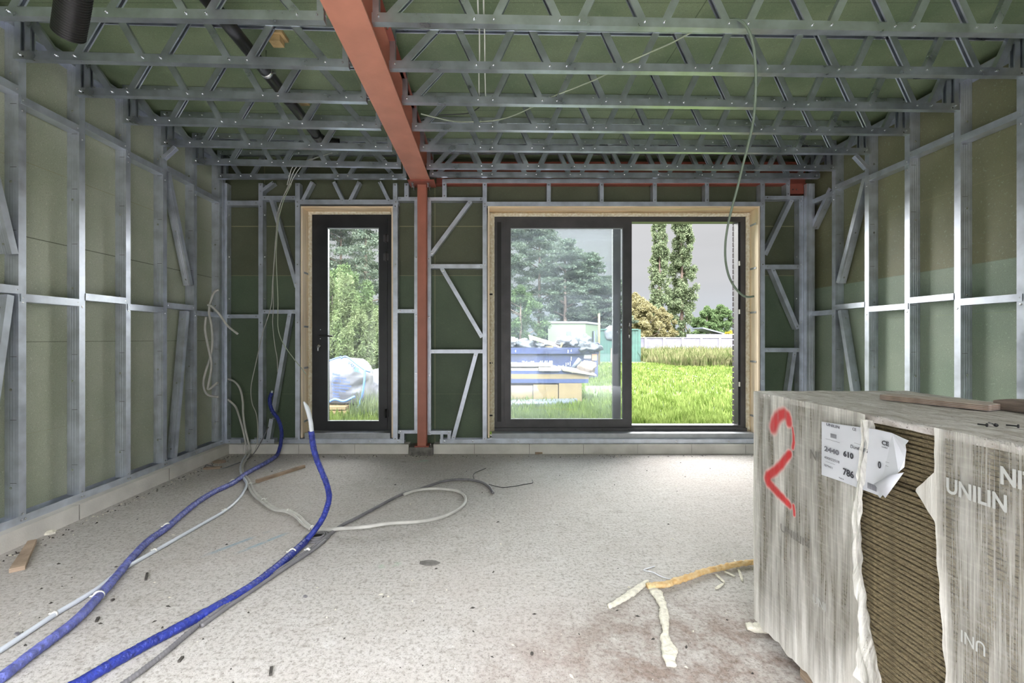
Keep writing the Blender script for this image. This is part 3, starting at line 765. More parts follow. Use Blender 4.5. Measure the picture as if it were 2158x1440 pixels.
mb.prism(pr_, (-.715, 4.76, .10), (-.715, 4.76, 2.832), V((1, 0, 0)), V((0, 1, 0))); mb.build('shaft', M['red'], rc)
mb = MB(); mb.box(-.79, -.64, 4.745, 4.88, .088, .100); mb.screw((-.625, 4.79, .085), (0, 0, 1), .007, .03); mb.build('base_plate', [M['reddark'], M['screw']], rc)
mb = MB(); mb.box(-.845, -.60, 4.745, 4.94, 0, .086)
tag(mb.build('concrete_plinth', M['curbd']), 'dark concrete pad under the red column', 'plinth')
li = thing('steel_beam', 'dark red steel lintel beam over the window, behind the farthest joists', 'beam', (1.4, 4.93, 2.87))
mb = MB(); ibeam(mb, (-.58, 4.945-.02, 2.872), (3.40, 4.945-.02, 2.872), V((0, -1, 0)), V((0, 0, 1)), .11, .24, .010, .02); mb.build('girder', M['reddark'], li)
mb = MB(); mb.box(3.20, 3.36, 4.87, 4.94, 2.77, 2.872)
for dx in (.03, .07): mb.screw((3.20+dx, 4.90, 2.872-.06), (0, -1, 0), .010, .04)
mb.build('end_bracket', [M['reddark'], M['screw']], li)

# ================================================================== door and window
YF = 5.04
def lining(parent, x0, x1, zt, zb):
    t = .018; y0, y1 = YB+.006, YF+.03
    mb = MB(); mb.box(x0, x0+t, y0, y1, zb, zt); mb.build('side_lining', M['wood'], parent)
    mb = MB(); mb.box(x1-t, x1, y0, y1, zb, zt); mb.build('side_lining', M['wood'], parent)
    mb = MB(); mb.box(x0+t, x1-t, y0, y1, zt-t, zt); mb.build('head_lining', M['woodtop'], parent)
def foam_strip(parent, x0, x1, z0, z1, vertical):
    """lumpy bead of expanded foam filling a gap in front plane"""
    y0 = YF-.012; nu = int((z1-z0 if vertical else x1-x0)/.012); nv = 4; vs = []; fs = []
    for i in range(nu+1):
        for j in range(nv+1):
            u = i/nu; v = j/nv
            x = x0+(x1-x0)*(v if vertical else u); z = z0+(z1-z0)*(u if vertical else v)
            b = math.sin(math.pi*v)*.018+noise.noise(V((x*30, 3, z*30)))*.007
            if j in (0, nv):
                k = noise.noise(V((x*18, 7, z*18)))*.004; x += k if vertical else 0; z += 0 if vertical else k
            vs.append((x, y0-b, z))
    for i in range(nu):
        for j in range(nv):
            a = i*(nv+1)+j; fs.append((a, a+1, a+nv+2, a+nv+1))
    n0 = len(vs)
    mb = MB(); mb.add(vs, fs, 0, True); mb.box(x0, x1, y0, y0+.04, z0, z1)
    return mb.build('foam_seal', M['foam'], parent)
def clip(parent, x, z, sgn):
    mb = MB(); mb.obox((x, YF-.085, z), (0, 1, 0), (0, 0, 1), (1, 0, 0), .055, .010, .0015)
    for k in range(4): mb.screw((x-sgn*.001, YF-.045-.02*k, z), (-sgn, 0, 0), .003, .001, 1)
    mb.build('mounting_strap', [M['oldzinc'], M['rubber']], parent)
def frame_rect(mb, x0, x1, z0, z1, y0, y1, wl, wr, wb, wt, mat_=0):
    mb.box(x0, x0+wl, y0, y1, z0, z1, mat_); mb.box(x1-wr, x1, y0, y1, z0, z1, mat_)
    mb.box(x0+wl, x1-wr, y0, y1, z0, z0+wb, mat_); mb.box(x0+wl, x1-wr, y0, y1, z1-wt, z1, mat_)
def fx(x): return (x-CX)/F*YF
def fz(y): return EYE-(y-CY)/F*YF
# --- door
dr = structure(bpy.data.objects.new('door_1', None), 'dark framed glazed door in a pale plywood lining'); COL.objects.link(dr); dr.location = (-1.53, YF, .2)
lining(dr, DX0+.012, DX1-.006, OZT-.006, .16)
foam_strip(dr, fx(649), fx(658), .20, fz(446), True); foam_strip(dr, fx(650), fx(824), fz(452.5), fz(445), False)
x0, x1, z0, z1 = fx(658), fx(825), fz(907), fz(452)
mb = MB(); frame_rect(mb, x0, x1, z0, z1, YF, YF+.07, .052, .05, .02, .05); mb.build('door_frame', M['black'], dr)
lx0, lx1, lz0, lz1 = x0+.05, x1-.045, z0+.012, z1-.04
leaf = None
gx0, gx1, gz0, gz1 = fx(690.5), fx(799), fz(888), fz(480.5)
mb = MB(); frame_rect(mb, lx0, lx1, lz0, lz1, YF-.012, YF+.06, gx0-lx0, lx1-gx1, gz0-lz0, lz1-gz1); leaf = mb.build('door_leaf', M['black'], dr)
mb = MB(); frame_rect(mb, gx0, gx1, gz0, gz1, YF-.004, YF+.02, .006, .006, .006, .010); mb.build('glazing_bead', M['gasket'], leaf)
mb = MB(); mb.box(gx0, gx1, YF+.025, YF+.031, gz0, gz1); mb.build('pane', M['glassd'], leaf)
hx, hz = fx(677), fz(708)
mb = MB(); mb.box(hx-.012, hx+.012, YF-.02, YF-.012, hz-.012, hz+.012)
mb.tube([(hx, YF-.018, hz), (hx, YF-.062, hz), (hx+.02, YF-.066, hz), (hx+.145, YF-.062, hz-.004)], .009, 8, sub=4); mb.build('handle', M['drain'], leaf)
kx, kz = fx(674.5), fz(729)
mb = MB(); mb.tube([(kx, YF-.012, kz), (kx, YF-.028, kz)], .015, 10); mb.box(kx-.002, kx+.002, YF-.055, YF-.026, kz-.01, kz+.004)
mb.tube([(kx+.012*math.cos(a), YF-.05, kz-.01+.012*math.sin(a)) for a in np.linspace(0, 6.28, 10)], .0018, 5)
mb.box(kx-.010, kx+.002, YF-.052, YF-.050, kz-.055, kz-.018); mb.build('key', M['chrome'], leaf)
for zz in (fz(695), fz(714)): 
    mb = MB(); mb.screw((hx-.004, YF-.0125, zz), (0, -1, 0), .004, .003, 0); mb.build('screw', M['chrome'], leaf)
for ya, yb in ((494, 512), (533, 551), (862, 880)):
    mb = MB(); xx = fx(814); mb.tube([(xx, YF-.022, fz(ya)), (xx, YF-.022, fz(yb))], .011, 8); mb.box(xx-.03, xx+.03, YF-.016, YF-.010, fz(yb)+.01, fz(ya)-.01)
    mb.build('hinge', M['rubber'] if ya > 800 else [M['black2']], leaf)
for y_ in (577, 689, 775, 886): clip(dr, DX0+.034, EYE-(y_-CY)/F*4.98, -1)
mb = MB(); mb.box(x0-.02, x1+.02, YB+.02, YF+.1, .150, z0); mb.build('threshold', M['oldzinc'], dr)
# --- window
wd = structure(bpy.data.objects.new('window_1', None), 'wide dark aluminium sliding window, its sash slid to the left'); COL.objects.link(wd); wd.location = (1.4, YF, .2)
lining(wd, WX0+.010, WX1-.004, OZT-.006, .16)
foam_strip(wd, fx(1029.5), fx(1042), .20, fz(450), True); foam_strip(wd, fx(1571), fx(1579.5), .20, fz(450), True); foam_strip(wd, fx(1030), fx(1579), fz(457), fz(449), False)
x0, x1, z0, z1 = fx(1042), fx(1571), fz(908), fz(457)
mb = MB(); frame_rect(mb, x0, x1, z0, z1, YF, YF+.10, .115, .055, .060, .055); 
mb.box(x0+.03, x0+.075, YF-.003, YF, z0+.10, z1-.06, 1)
mb.box(x0, x1, YF-.03, YF, z0-.005, z0+.035, 0)
for xx in np.arange(x0+.3, x1, .293): mb.box(xx, xx+.008, YF-.032, YF-.030, z0+.012, z0+.022, 1)
mb.build('window_frame', [M['black2'], M['rubber']], wd)
# right jamb is thin: inner stop strip
mb = MB(); mb.box(fx(1556.5), fx(1560), YF+.01, YF+.095, z0+.06, z1-.055); mb.build('jamb_strip', M['black'], wd)
for zz in (fz(560), fz(662), fz(815)):
    mb = MB(); mb.box(fx(1557.5), fx(1559.5), YF-.006, YF+.012, zz, zz+.05); mb.build('lock_keep', M['tie'], wd)
sx0, sx1, sz0, sz1 = fx(1063), fx(1331), fz(897), fz(463)
mb = MB(); sg0, sg1, sgz0, sgz1 = fx(1076), fx(1313), fz(884), fz(481)
frame_rect(mb, sx0, sx1, sz0, sz1, YF-.008, YF+.045, sg0-sx0, sx1-sg1, sgz0-sz0, sz1-sgz1); sash = mb.build('sliding_sash', M['black2'], wd)
mb = MB(); frame_rect(mb, sg0, sg1, sgz0, sgz1, YF+.004, YF+.02, .005, .005, .006, .008); mb.build('glazing_bead', M['gasket'], sash)
mb = MB(); mb.box(sg0, sg1, YF+.022, YF+.028, sgz0, sgz1); mb.build('pane', M['glass'], sash)
hx = fx(1325)
mb = MB(); mb.tube([(hx, YF-.010, fz(713)), (hx, YF-.010, fz(681))], .012, 10); mb.build('pull_handle', M['chrome'], sash)
mb = MB(); mb.tube([(hx, YF-.019, fz(706)), (hx, YF-.019, fz(688))], .006, 8); mb.build('handle_recess', M['rubber'], sash)
# fixed sash on the outer track, its stile seen through the glass
mb = MB(); frame_rect(mb, fx(1066), 1.462, z0+.05, z1-.05, YF+.060, YF+.099, .05, .088, .05, .05); fs_ = mb.build('fixed_sash', M['black2'], wd)
mb = MB(); mb.box(fx(1066)+.05, 1.462-.088, YF+.078, YF+.084, z0+.10, z1-.10); mb.build('pane', M['glassd'], fs_)
for y_ in (475, 567, 659, 762, 876): clip(wd, WX1-.027, EYE-(y_-CY)/F*4.98, 1)
for y_ in (621, 765, 875):
    mb = MB(); mb.box(fx(1030), fx(1038), YF-.032, YF-.02, fz(y_)-.008, fz(y_)+.008); mb.build('mounting_strap', M['rubber'], wd)
mb = MB(); mb.box(x0-.03, x1+.03, YB+.03, YF+.14, .150, z0); mb.build('window_sill', M['oldzinc'], wd)
# ================================================================== services overhead
t = thing('corrugated_hose', 'black corrugated hose hanging open-ended in the upper left corner', 'hose', tuple(px(146, 72, 2.10)))
mb = MB(); base = px(144, 72, 2.14); top = px(172, -170, 1.86)
mb.tube([base, base.lerp(top, .5)+V((.008, 0, 0)), top], .066, 28, sub=40, step=.0018, closed_ends=False, rfun=lambda L, a, u: .058+.007*abs(math.sin(L*math.pi/.0125)))
mb.tube([base+(top-base).normalized()*.004, base.lerp(top, .5)+V((.008, 0, 0)), top], .052, 20, sub=4, closed_ends=False)
mb.build('hose', M['drain'], t)
t = thing('drain_pipe', 'black soil pipe hung through the joists left of the red beam', 'pipe', (-1.5, 3.0, 3.04))
zz = 3.035; P_ = [(-1.50, 1.9, zz), (-1.515, 2.85, zz), (-1.53, 3.4, zz), (-1.545, 4.05, zz)]
mb = MB(); mb.tube(P_, .040, 20, sub=8); mb.build('pipe', M['drain'], t)
mb = MB(); mb.tube([(-1.545, 4.03, zz), (-1.545, 4.12, zz), (-1.50, 4.20, zz), (-1.40, 4.24, zz)], .045, 18, sub=6); mb.build('elbow', M['drain'], t)
mb = MB(); mb.tube([(-1.5195, 3.08, zz), (-1.5197, 3.105, zz)], .0445, 24); mb.box(-1.475, -1.455, 3.084, 3.10, zz-.014, zz+.014); mb.tube([(-1.52, 3.09, zz+.04), (-1.52, 3.09, 3.175)], .005, 6); mb.build('pipe_clamp', M['chrome'], t)
mb = MB(); mb.tube([(-1.5295, 3.42, zz), (-1.5299, 3.46, zz)], .046, 24); mb.build('pipe_collar', M['rubber'], t)
for (cx_, cy_, lab) in ((px(583, 105, 2.92).x, 2.92, 'raw wood block fixed beside the black pipe, the nearer of two'), (px(640, 225, 3.66).x, 3.66, 'raw wood block fixed beside the black pipe, the farther of two')):
    mb = MB(); mb.box(cx_-.055, cx_+.055, cy_-.05, cy_+.05, 3.150, 3.174); mb.box(cx_-.035, cx_+.035, cy_-.035, cy_+.035, 3.108, 3.152)
    tag(mb.build('wood_block', M['osb']), lab, 'wood block', 'wood blocks on the roof boards')
# --- cables overhead
def cable(label, pts, r, m_, name='cable', cat='cable', group=None, seg=7, sub=6):
    mb = MB(); mb.tube(pts, r, seg, sub=sub); return tag(mb.build(name, m_), label, cat, group)
for dx, lab in ((0, 'left'), (.030, 'right')):
    cable(f'thin pale cable running away over the joists, {lab} one of the pair by the beam',
        [(-.062+dx, 1.4, 3.06), (-.064+dx, 2.41, 2.957), (-.063+dx, 2.62, 3.03), (-.066+dx*1.1, 2.82, 2.955), (-.075+dx*1.3, 3.0, 3.01), (-.078+dx*1.5, 3.21, 2.955), (-.08+dx*1.5, 3.45, 3.04)], .0042, M['cablew'], group='pair of thin pale cables')
pts = [onz(1475, 58, 2.94), onz(1420, 88, 2.945), onz(1373, 109, 2.99), onz(1327, 130, 2.955), onz(1267, 162, 2.955), onz(1215, 184, 2.97), onz(1167, 203, 2.955), onz(1117, 228, 2.96), onz(1075, 246, 2.96), onz(1033, 255, 2.955), onz(967, 257, 2.955), onz(927, 250, 2.955), onz(887, 240, 2.96)]
cable('pale green cable lying diagonally across the joists toward the red beam', pts, .0048, M['cableo'])
pts = [px(1010, 226, 3.66), px(990, 238, 3.66), px(960, 241, 3.66), px(925, 243, 3.66), px(905, 250, 3.64), px(888, 254, 3.6)]
cable('thin black cable curling beside the pale green one near the red beam', pts, .004, M['cabled'])
pts = [px(1535, 42, 2.47), px(1552, 41, 2.44), px(1566, 48, 2.42), px(1579, 68, 2.42), px(1588, 98, 2.44), px(1592.5, 150, 2.5), px(1592, 200, 2.55), px(1588, 250, 2.62), px(1578, 300, 2.7), px(1565, 350, 2.78), px(1553, 400, 2.85), px(1542, 440, 2.9), px(1533, 480, 2.95), px(1528.5, 515, 3.0), px(1529, 550, 3.04), px(1536, 582, 3.08), px(1548, 605, 3.12), px(1563, 621, 3.15), px(1575, 626, 3.18), px(1588, 625, 3.2)]
cable('grey-green cable hanging in a long curve in front of the right end of the window', pts, .0072, M['cableg'], seg=9)
for k, off in enumerate((0, 9, 17)):
    pts = [px(700-off, 322+off*.3, 4.60), px(680-off, 328+off*.3, 4.60), px(655-off, 338+off*.2, 4.6), px(634-off, 352, 4.62), px(620-off*.6, 372, 4.66), px(612-off*.4, 390, 4.70)]
    cable(['upper', 'middle', 'lower'][k]+' of three pale cables curling down over the joist above the door', pts, .0042, M['cablew'], group='pale cables above the door')
cable('long thin grey cable drooping in front of the narrow stud bay left of the door', [px(x, y, 4.70) for x, y in ((613, 386), (595.5, 418), (584, 453), (582, 493), (578, 549), (574, 600), (572, 640), (561, 680), (553, 704), (538, 771), (529, 816), (531, 849), (540, 873), (543, 904), (541, 938), (532, 962))], .0040, M['greyp'], group='cables hanging left of the door')
cable('shorter thin grey cable ending behind the broken brace left of the door', [px(x, y, 4.73) for x, y in ((609, 388), (593, 424), (586, 460), (581, 500), (577, 560), (575.5, 600), (576, 649), (574.5, 682), (579, 727), (584, 756), (585, 785))], .0036, M['greyp'], group='cables hanging left of the door')
cable('pale green cable hanging left of the door and ending on its plywood lining', [px(x, y, 4.66) for x, y in ((614, 388), (597, 424), (587, 465), (583, 510), (582, 549), (585.5, 627), (585.5, 660), (586, 693), (595.5, 722), (618, 755), (632, 772), (645, 789))], .0042, M['cableo'], group='cables hanging left of the door')
cable('thin dark cable lying from the stud foot to the floor corner', [px(566, 900, 4.74), px(556, 920, 4.70), px(543, 944, 4.66), px(533, 958, 4.62), onz(520, 969, .012), onz(497, 978, .008), onz(470, 987, .006), onz(452, 984, .006), onz(436, 980, .006), onz(430, 986, .006)], .0045, M['greyd'])
# --- white conduits in the left corner
ld = 'ivory conduit loop in the last left wall bay, '
def pc(x, y, d=4.50): return px(x, y, d)
cable(ld+'hooked at its top end', [pc(461, 611), pc(455, 613), (pc(449, 620)), pc(445, 632), pc(442, 643), pc(441, 652), pc(441, 664), pc(446, 690), pc(447.5, 722), pc(443, 752), pc(434, 781), pc(428.5, 806), pc(432, 825), pc(441, 834), pc(460, 837)], .0105, M['cond'], 'conduit', 'conduit', 'ivory conduits in the left corner', 9)
cable(ld+'pinched into a sharp point low down', [pc(434, 668, 4.47), pc(432, 695, 4.47), pc(438, 728, 4.47), pc(443, 752, 4.47), pc(445.5, 770, 4.47), pc(443, 792, 4.47), pc(438.5, 814, 4.47), pc(438, 820, 4.47), pc(443, 819, 4.48), pc(459, 806, 4.5)], .0105, M['cond'], 'conduit', 'conduit', 'ivory conduits in the left corner', 9, 4)
cable('short ivory conduit pointing down right across the corner studs', [pc(438, 643, 4.46), pc(446, 646, 4.46), pc(460, 660, 4.46), pc(471, 675, 4.45), pc(481, 688, 4.45), pc(501, 704, 4.44)], .0105, M['cond'], 'conduit', 'conduit', 'ivory conduits in the left corner', 9)

# ================================================================== hoses and pipes on the floor
def ties(parent, spots, r, m_='tie', wd=.004):
    for p, d in spots:
        mb = MB(); d = V(d).normalized(); mb.tube([p-d*wd, p+d*wd], r, 14, sub=1)
        q = V((0, 0, 1)).cross(d).normalized(); mb.obox(p+q*(r+.003)+V((0, 0, .003)), d, q, (0, 0, 1), wd*.8, .007, .0025)
        mb.build('cable_tie', M[m_], parent)
def path_tangent(P, i): return (P[min(i+1, len(P)-1)]-P[max(i-1, 0)])
def wrink(r, k):
    def f(L, a, u):
        return r*(1+.10*noise.noise(V((L*55+k, math.cos(a)*1.6, math.sin(a)*1.6)))+.035*math.sin(L*2*math.pi/.009+3*noise.noise(V((L*20, 0, k)))))
    return f
bz = .019
A = [(-190, 1530), (-60, 1462), (0, 1430), (69, 1377), (139, 1325), (174, 1294), (208, 1258), (243, 1218), (278, 1176), (312, 1141), (352, 1112), (382, 1086), (417, 1058), (451, 1037), (491, 1018), (521, 997), (556, 978), (579, 964)]
pa = [onz(x, y, bz) for x, y in A]
pb = [px(586, 955, 4.74), px(591, 938, 4.76), px(593.5, 915, 4.77), px(591, 897, 4.765), px(585, 882, 4.76), px(575, 868, 4.76), px(569, 852, 4.765), px(569, 838, 4.77), px(573, 828, 4.77)]
t = thing('insulated_hose', 'pale blue foil-wrapped hose running from the left stud wall corner across the floor', 'hose', tuple(onz(312, 1141)), 'blue foil-wrapped hoses')
mb = MB(); mb.tube(pa, bz, 16, sub=8, step=.006, rfun=wrink(.0195, 1)); mb.build('floor_run', M['bluel'], t)
mb = MB(); mb.tube([pa[-2], pa[-1]]+pb, .018, 16, sub=8, step=.006, rfun=wrink(.0185, 3)); mb.build('riser', M['blue'], t)
mb = MB(); mb.tube([px(572.5, 829, 4.77), px(573.5, 824, 4.77)], .010, 10); mb.build('inner_pipe', M['whitep'], t)
ties(t, [(onz(208, 1256, bz), pa[7]-pa[5]), (onz(352, 1110, bz), pa[11]-pa[9]), (onz(491, 1016, bz), pa[15]-pa[13])], .0242)
A = [(-160, 1640), (60, 1500), (167, 1440), (243, 1395), (312, 1357), (382, 1320), (451, 1282), (521, 1242), (569, 1207), (616, 1167)]
p1 = [onz(x, y, bz) for x, y in A]
p2 = [onz(642, 1143, bz), px(660, 1122, 2.715), px(677, 1098, 2.72), px(688, 1074, 2.72), px(693.5, 1050, 2.715), px(690, 1026, 2.70), px(680.5, 1000, 2.69), px(669, 972, 2.68), px(661, 945, 2.67), px(656, 909, 2.66)]
t = thing('insulated_hose', 'deep blue foil-wrapped hose rising from the floor to a bare white tip', 'hose', tuple(onz(451, 1282)), 'blue foil-wrapped hoses')
mb = MB(); mb.tube(p1+p2[:1], bz, 16, sub=8, step=.006, rfun=wrink(.0195, 9)); mb.build('floor_run', M['blue'], t)
mb = MB(); mb.tube([p1[-1]]+p2, .0165, 16, sub=8, step=.006, rfun=wrink(.0165, 5)); mb.build('riser', M['blue'], t)
mb = MB(); mb.tube([px(657, 915, 2.66), px(655.5, 895, 2.66), px(651.5, 875, 2.655), px(646.5, 859, 2.65), px(640, 847, 2.64)], .0125, 12, rfun=lambda L, a, u: .0125 if u < .75 else .0125-.009*(u-.75)/.25); mb.build('inner_pipe', M['whitep'], t)
ties(t, [(onz(616, 1165, bz), p2[0]-p1[-2])], .0242)
# white pipe
A = [(-230, 1500), (-70, 1412), (0, 1372), (115, 1296), (162, 1268), (208, 1239), (253, 1204), (326, 1162), (417, 1110), (474, 1077), (500, 1055), (515, 1034), (520, 1020), (514, 1009), (508, 996), (507, 984), (511, 972), (517, 962)]
pw = [onz(x, y, .011) for x, y in A]
t = thing('plastic_pipe', 'white plastic pipe running diagonally over the floor and up into the left corner stud', 'pipe', tuple(onz(208, 1239)))
mb = MB(); mb.tube(pw, .0105, 12, sub=8); mb.build('floor_run', M['whitep'], t)
mb = MB(); mb.tube([pw[-2], pw[-1], px(519.5, 950, 4.80), px(517, 930, 4.81), px(511.5, 904, 4.82), px(504, 878, 4.84), px(496, 857, 4.86), px(480, 842, 4.88)], .0105, 12, sub=8); mb.build('riser', M['cond'], t)
ties(t, [(onz(115, 1295, .012), pw[4]-pw[2]), (onz(326, 1161, .012), pw[8]-pw[6]), (onz(474, 1076, .012), pw[10]-pw[8])], .0135)
# grey-white pipe looping out
A = [(522, 964), (514, 976), (511, 988), (514, 1000), (524, 1013), (529, 1024), (538, 1040), (555, 1055), (582, 1073), (607, 1077), (627.5, 1087), (644, 1103), (659, 1113), (680, 1117)]
pg = [onz(x, y, .011) for x, y in A]+[onz(726, 1114, .035), onz(773, 1110.6, .05), onz(819, 1103.6, .052), onz(888.5, 1099, .035)]+[onz(x, y, .012) for x, y in ((935, 1089), (969.6, 1071), (981, 1055), (974, 1041), (953, 1033), (912, 1030.5), (877, 1034), (851, 1043))]
t = thing('plastic_pipe', 'grey-white plastic pipe ending in an open loop in the middle of the floor', 'pipe', tuple(onz(607, 1077)))
mb = MB(); mb.tube(pg, .0115, 12, sub=8); mb.build('floor_run', M['greyp'], t)
mb = MB(); mb.tube([pg[1], pg[0], px(527, 950, 4.79), px(523, 930, 4.80), px(516, 900, 4.81), px(512.5, 872, 4.83), px(511.5, 845, 4.84), px(506, 820, 4.86), px(495, 805, 4.87), px(480, 799, 4.88)], .0105, 12, sub=8); mb.build('riser', M['cond'], t)
pg2 = [p+V((-.012, -.016, 0)) for p in pg[3:13]]
mb = MB(); mb.tube(pg2, .009, 10, sub=8); mb.build('twin_run', M['greyp'], t)
ties(t, [(onz(527, 1021, .012), pg[5]-pg[3]), (onz(555, 1054, .012), pg[8]-pg[6]), (onz(607, 1077, .012), pg[10]-pg[8]), (onz(658, 1112, .012), pg[13]-pg[11])], .0145)
# dark grey conduit pair
A = [(60, 1590), (215, 1470), (267, 1437), (347, 1377), (417, 1318), (470, 1280), (521, 1246), (590, 1200), (649, 1162), (680, 1138), (698, 1124), (723, 1106), (749.5, 1093), (796, 1068), (847, 1042), (888.5, 1029.5), (935, 1014.5), (976.6, 1010.4), (1011, 1015.6), (1030, 1026), (1039, 1039)]
pk = [onz(x, y, .012) for x, y in A]
t = thing('flexible_conduit', 'dark grey corrugated conduit lying beside the deep blue hose and curving to the floor centre', 'conduit', tuple(onz(590, 1200)))
mb = MB(); mb.tube(pk, .0105, 12, sub=10, step=.0032, rfun=lambda L, a, u: .0098+.0012*math.sin(L*2*math.pi/.0128)); mb.build('conduit', M['greyd'], t)
mb = MB(); mb.tube([p+V((.018, -.004, 0)) for p in pk[4:10]], .009, 10, sub=8); mb.build('twin_conduit', M['greyd'], t)
mb = MB(); mb.tube([pk[-1], pk[-1]+V((-.03, .01, 0)), pk[-1]+V((-.055, .02, -.006))], .0015, 5); mb.build('bare_wire', M['chrome'], t)
ties(t, [(onz(521, 1245, .014), pk[7]-pk[5]), (onz(649, 1161, .014), pk[9]-pk[7])], .0165)
cable('thin dark wire trailing right from the end of the grey conduit', [onz(1030, 1021, .004), onz(1045, 1025, .003), onz(1060, 1027.5, .003), onz(1085, 1025, .003), onz(1105, 1021, .003), onz(1122, 1018, .004), onz(1121, 1011, .012)], .0025, M['cabled'], 'wire', 'wire')
cable('bent bit of thin dark wire lying above the conduit curve', [onz(1024, 987, .004), onz(1010, 993, .004), onz(1001, 997, .004), onz(997, 1003, .004), onz(999, 1009, .004)], .0025, M['cabled'], 'wire', 'wire')
# floor pass-through with coiled pipe end
c = onz(668, 1134); t = thing('pipe_coil', 'small spiral pipe end set round a dark hole in the floor', 'pipe coil', (c.x, c.y, 0))
mb = MB()
for rr, zz in ((.075, .006), (.058, .012), (.042, .016)): mb.tube([c+V((rr*math.cos(a), rr*math.sin(a), zz)) for a in np.linspace(0, 2*math.pi, 25)], .006, 8, sub=1)
mb.build('rings', M['greyd'], t)
mb = MB(); mb.tube([c+V((0, 0, .001)), c+V((0, 0, .006))], .040, 20, sub=1); mb.build('hole_plug', M['rubber'], t)

# ================================================================== small things on the floor
def stick(name, label, cat, a, b, w, h, m_, group=None, z=0.0, taper=0):
    a = V((a.x, a.y, z+h/2)); b = V((b.x, b.y, z+h/2)); u = (b-a); L = u.length; u.normalize(); v = V((-u.y, u.x, 0))
    mb = MB(); n = 12; vs = []
    for i in range(n+1):
        p = a.lerp(b, i/n); k = 1-taper*abs(i/n-.0)
        for s_, q in ((-1, -1), (1, -1), (1, 1), (-1, 1)):
            vs.append(p+v*s_*w/2*k*(1+.05*noise.noise(V((i, s_, 1))))+V((0, 0, q*h/2)))
    fs = [(i*4+j, i*4+(j+1) % 4, (i+1)*4+(j+1) % 4, (i+1)*4+j) for i in range(n) for j in range(4)]+[(0, 1, 2, 3), (n*4+3, n*4+2, n*4+1, n*4)]
    mb.add(vs, fs); return tag(mb.build(name, m_), label, cat, group)
stick('timber_batten', 'thin timber batten lying alone on the floor near the door', 'batten', onz(541, 1018), onz(641, 986), .030, .026, M['timber'])
stick('timber_offcut', 'short split timber plank by the left curb, nearest the camera', 'timber', onz(36, 1205), onz(68, 1146), .060, .022, M['timber'], taper=.35)
stick('timber_offcut', 'small flat timber offcut in the far left corner beside the dark cable', 'timber', onz(430, 989), onz(466, 987), .05, .014, M['timber'])
stick('timber_offcut', 'tiny timber wedge leaning at the curb under the window', 'timber', onz(1128, 957.5, 0), onz(1143, 957), .03, .02, M['timber'], taper=.7)
def blob(name, label, cat, pts, wfun, h, m_, seed, group=None, z=0.0):
    """ragged strip of torn foam lying on the floor"""
    P = resample(smooth_path([V((p.x, p.y, 0)) for p in pts], 6), .008); n = len(P); seg = 10; vs = []
    for i in range(n):
        u = i/(n-1); t_ = path_tangent(P, i).normalized(); s_ = V((-t_.y, t_.x, 0)); w = wfun(u)*(1+.3*noise.noise(V((i*.25, seed, 0)))); hh = h*(1+.3*noise.noise(V((i*.35, seed, 5))))
        for k in range(seg):
            a = 2*math.pi*k/seg; c_, q = math.cos(a), math.sin(a)
            c_ = math.copysign(abs(c_)**.7, c_); q = math.copysign(abs(q)**.7, q)
            j = 1+.25*noise.noise(V((i*.5, k*.9, seed)))
            vs.append(P[i]+s_*c_*w/2*j+V((0, 0, z+.001+max(0, hh/2*(1+q*j)))))
    fs = [(i*seg+k, i*seg+(k+1) % seg, (i+1)*seg+(k+1) % seg, (i+1)*seg+k) for i in range(n-1) for k in range(seg)]+[tuple(range(seg))[::-1], tuple((n-1)*seg+k for k in range(seg))]
    mb = MB(); mb.add(vs, fs, 0, True); return tag(mb.build(name, m_), label, cat, group)
G_ = 'torn foam scraps on the floor'
blob('foam_scrap', 'long white torn foam strip with ragged lobes, pointing toward the camera', 'foam scrap',
    [onz(1372, 1240), onz(1382, 1252), onz(1388, 1262), onz(1398, 1285), onz(1400, 1310), onz(1403, 1335), onz(1402, 1352), onz(1410, 1372), onz(1410, 1392), onz(1415, 1408)],
    lambda u: .040+.011*math.sin(u*17)+.009*math.sin(u*9), .016, M['foamw'], 2, G_)
blob('foam_scrap', 'white torn foam stick at the left end of the foam scraps', 'foam scrap', [onz(1283, 1284), onz(1300, 1274), onz(1322, 1261), onz(1345, 1244), onz(1365, 1230)], lambda u: .018+.018*math.sin(u*3.1), .017, M['foamw'], 4, G_)
blob('foam_scrap', 'long orange foam strip reaching right toward the board stack', 'foam scrap',
    [onz(1364, 1243), onz(1385, 1241), onz(1405, 1239), onz(1430, 1230), onz(1455, 1223), onz(1480, 1213), onz(1505, 1207), onz(1535, 1200), onz(1560, 1195), onz(1600, 1190)],
    lambda u: .034-.006*u, .024, M['foamo'], 6, G_, z=.004)
blob('foam_scrap', 'stubby pale foam piece lying at the foot of the board stack', 'foam scrap', [onz(1573, 1328), onz(1590, 1330), onz(1622, 1332)], lambda u: .030+.02*math.sin(u*3), .026, M['foamw'], 8, G_)
for k, (p0, p1, lab) in enumerate((((1548, 1183), (1553, 1192), 'above the orange strip near the stack'), ((1556, 1202), (1564, 1226), 'hanging down nearest the stack'), ((1527, 1207), (1548, 1217), 'second from the stack, slanting right'), ((1508, 1213), (1526, 1230), 'middle one under the orange strip'), ((1524, 1233), (1508, 1243), 'short one pointing left below the others'))):
    blob('foam_sliver', 'thin cream foam sliver '+lab, 'foam sliver', [onz(*p0), onz((p0[0]+p1[0])/2+1, (p0[1]+p1[1])/2), onz(*p1)], lambda u: .010+.004*math.sin(u*3.1), .008, M['foamw'], 20+k, 'foam slivers beside the orange strip')
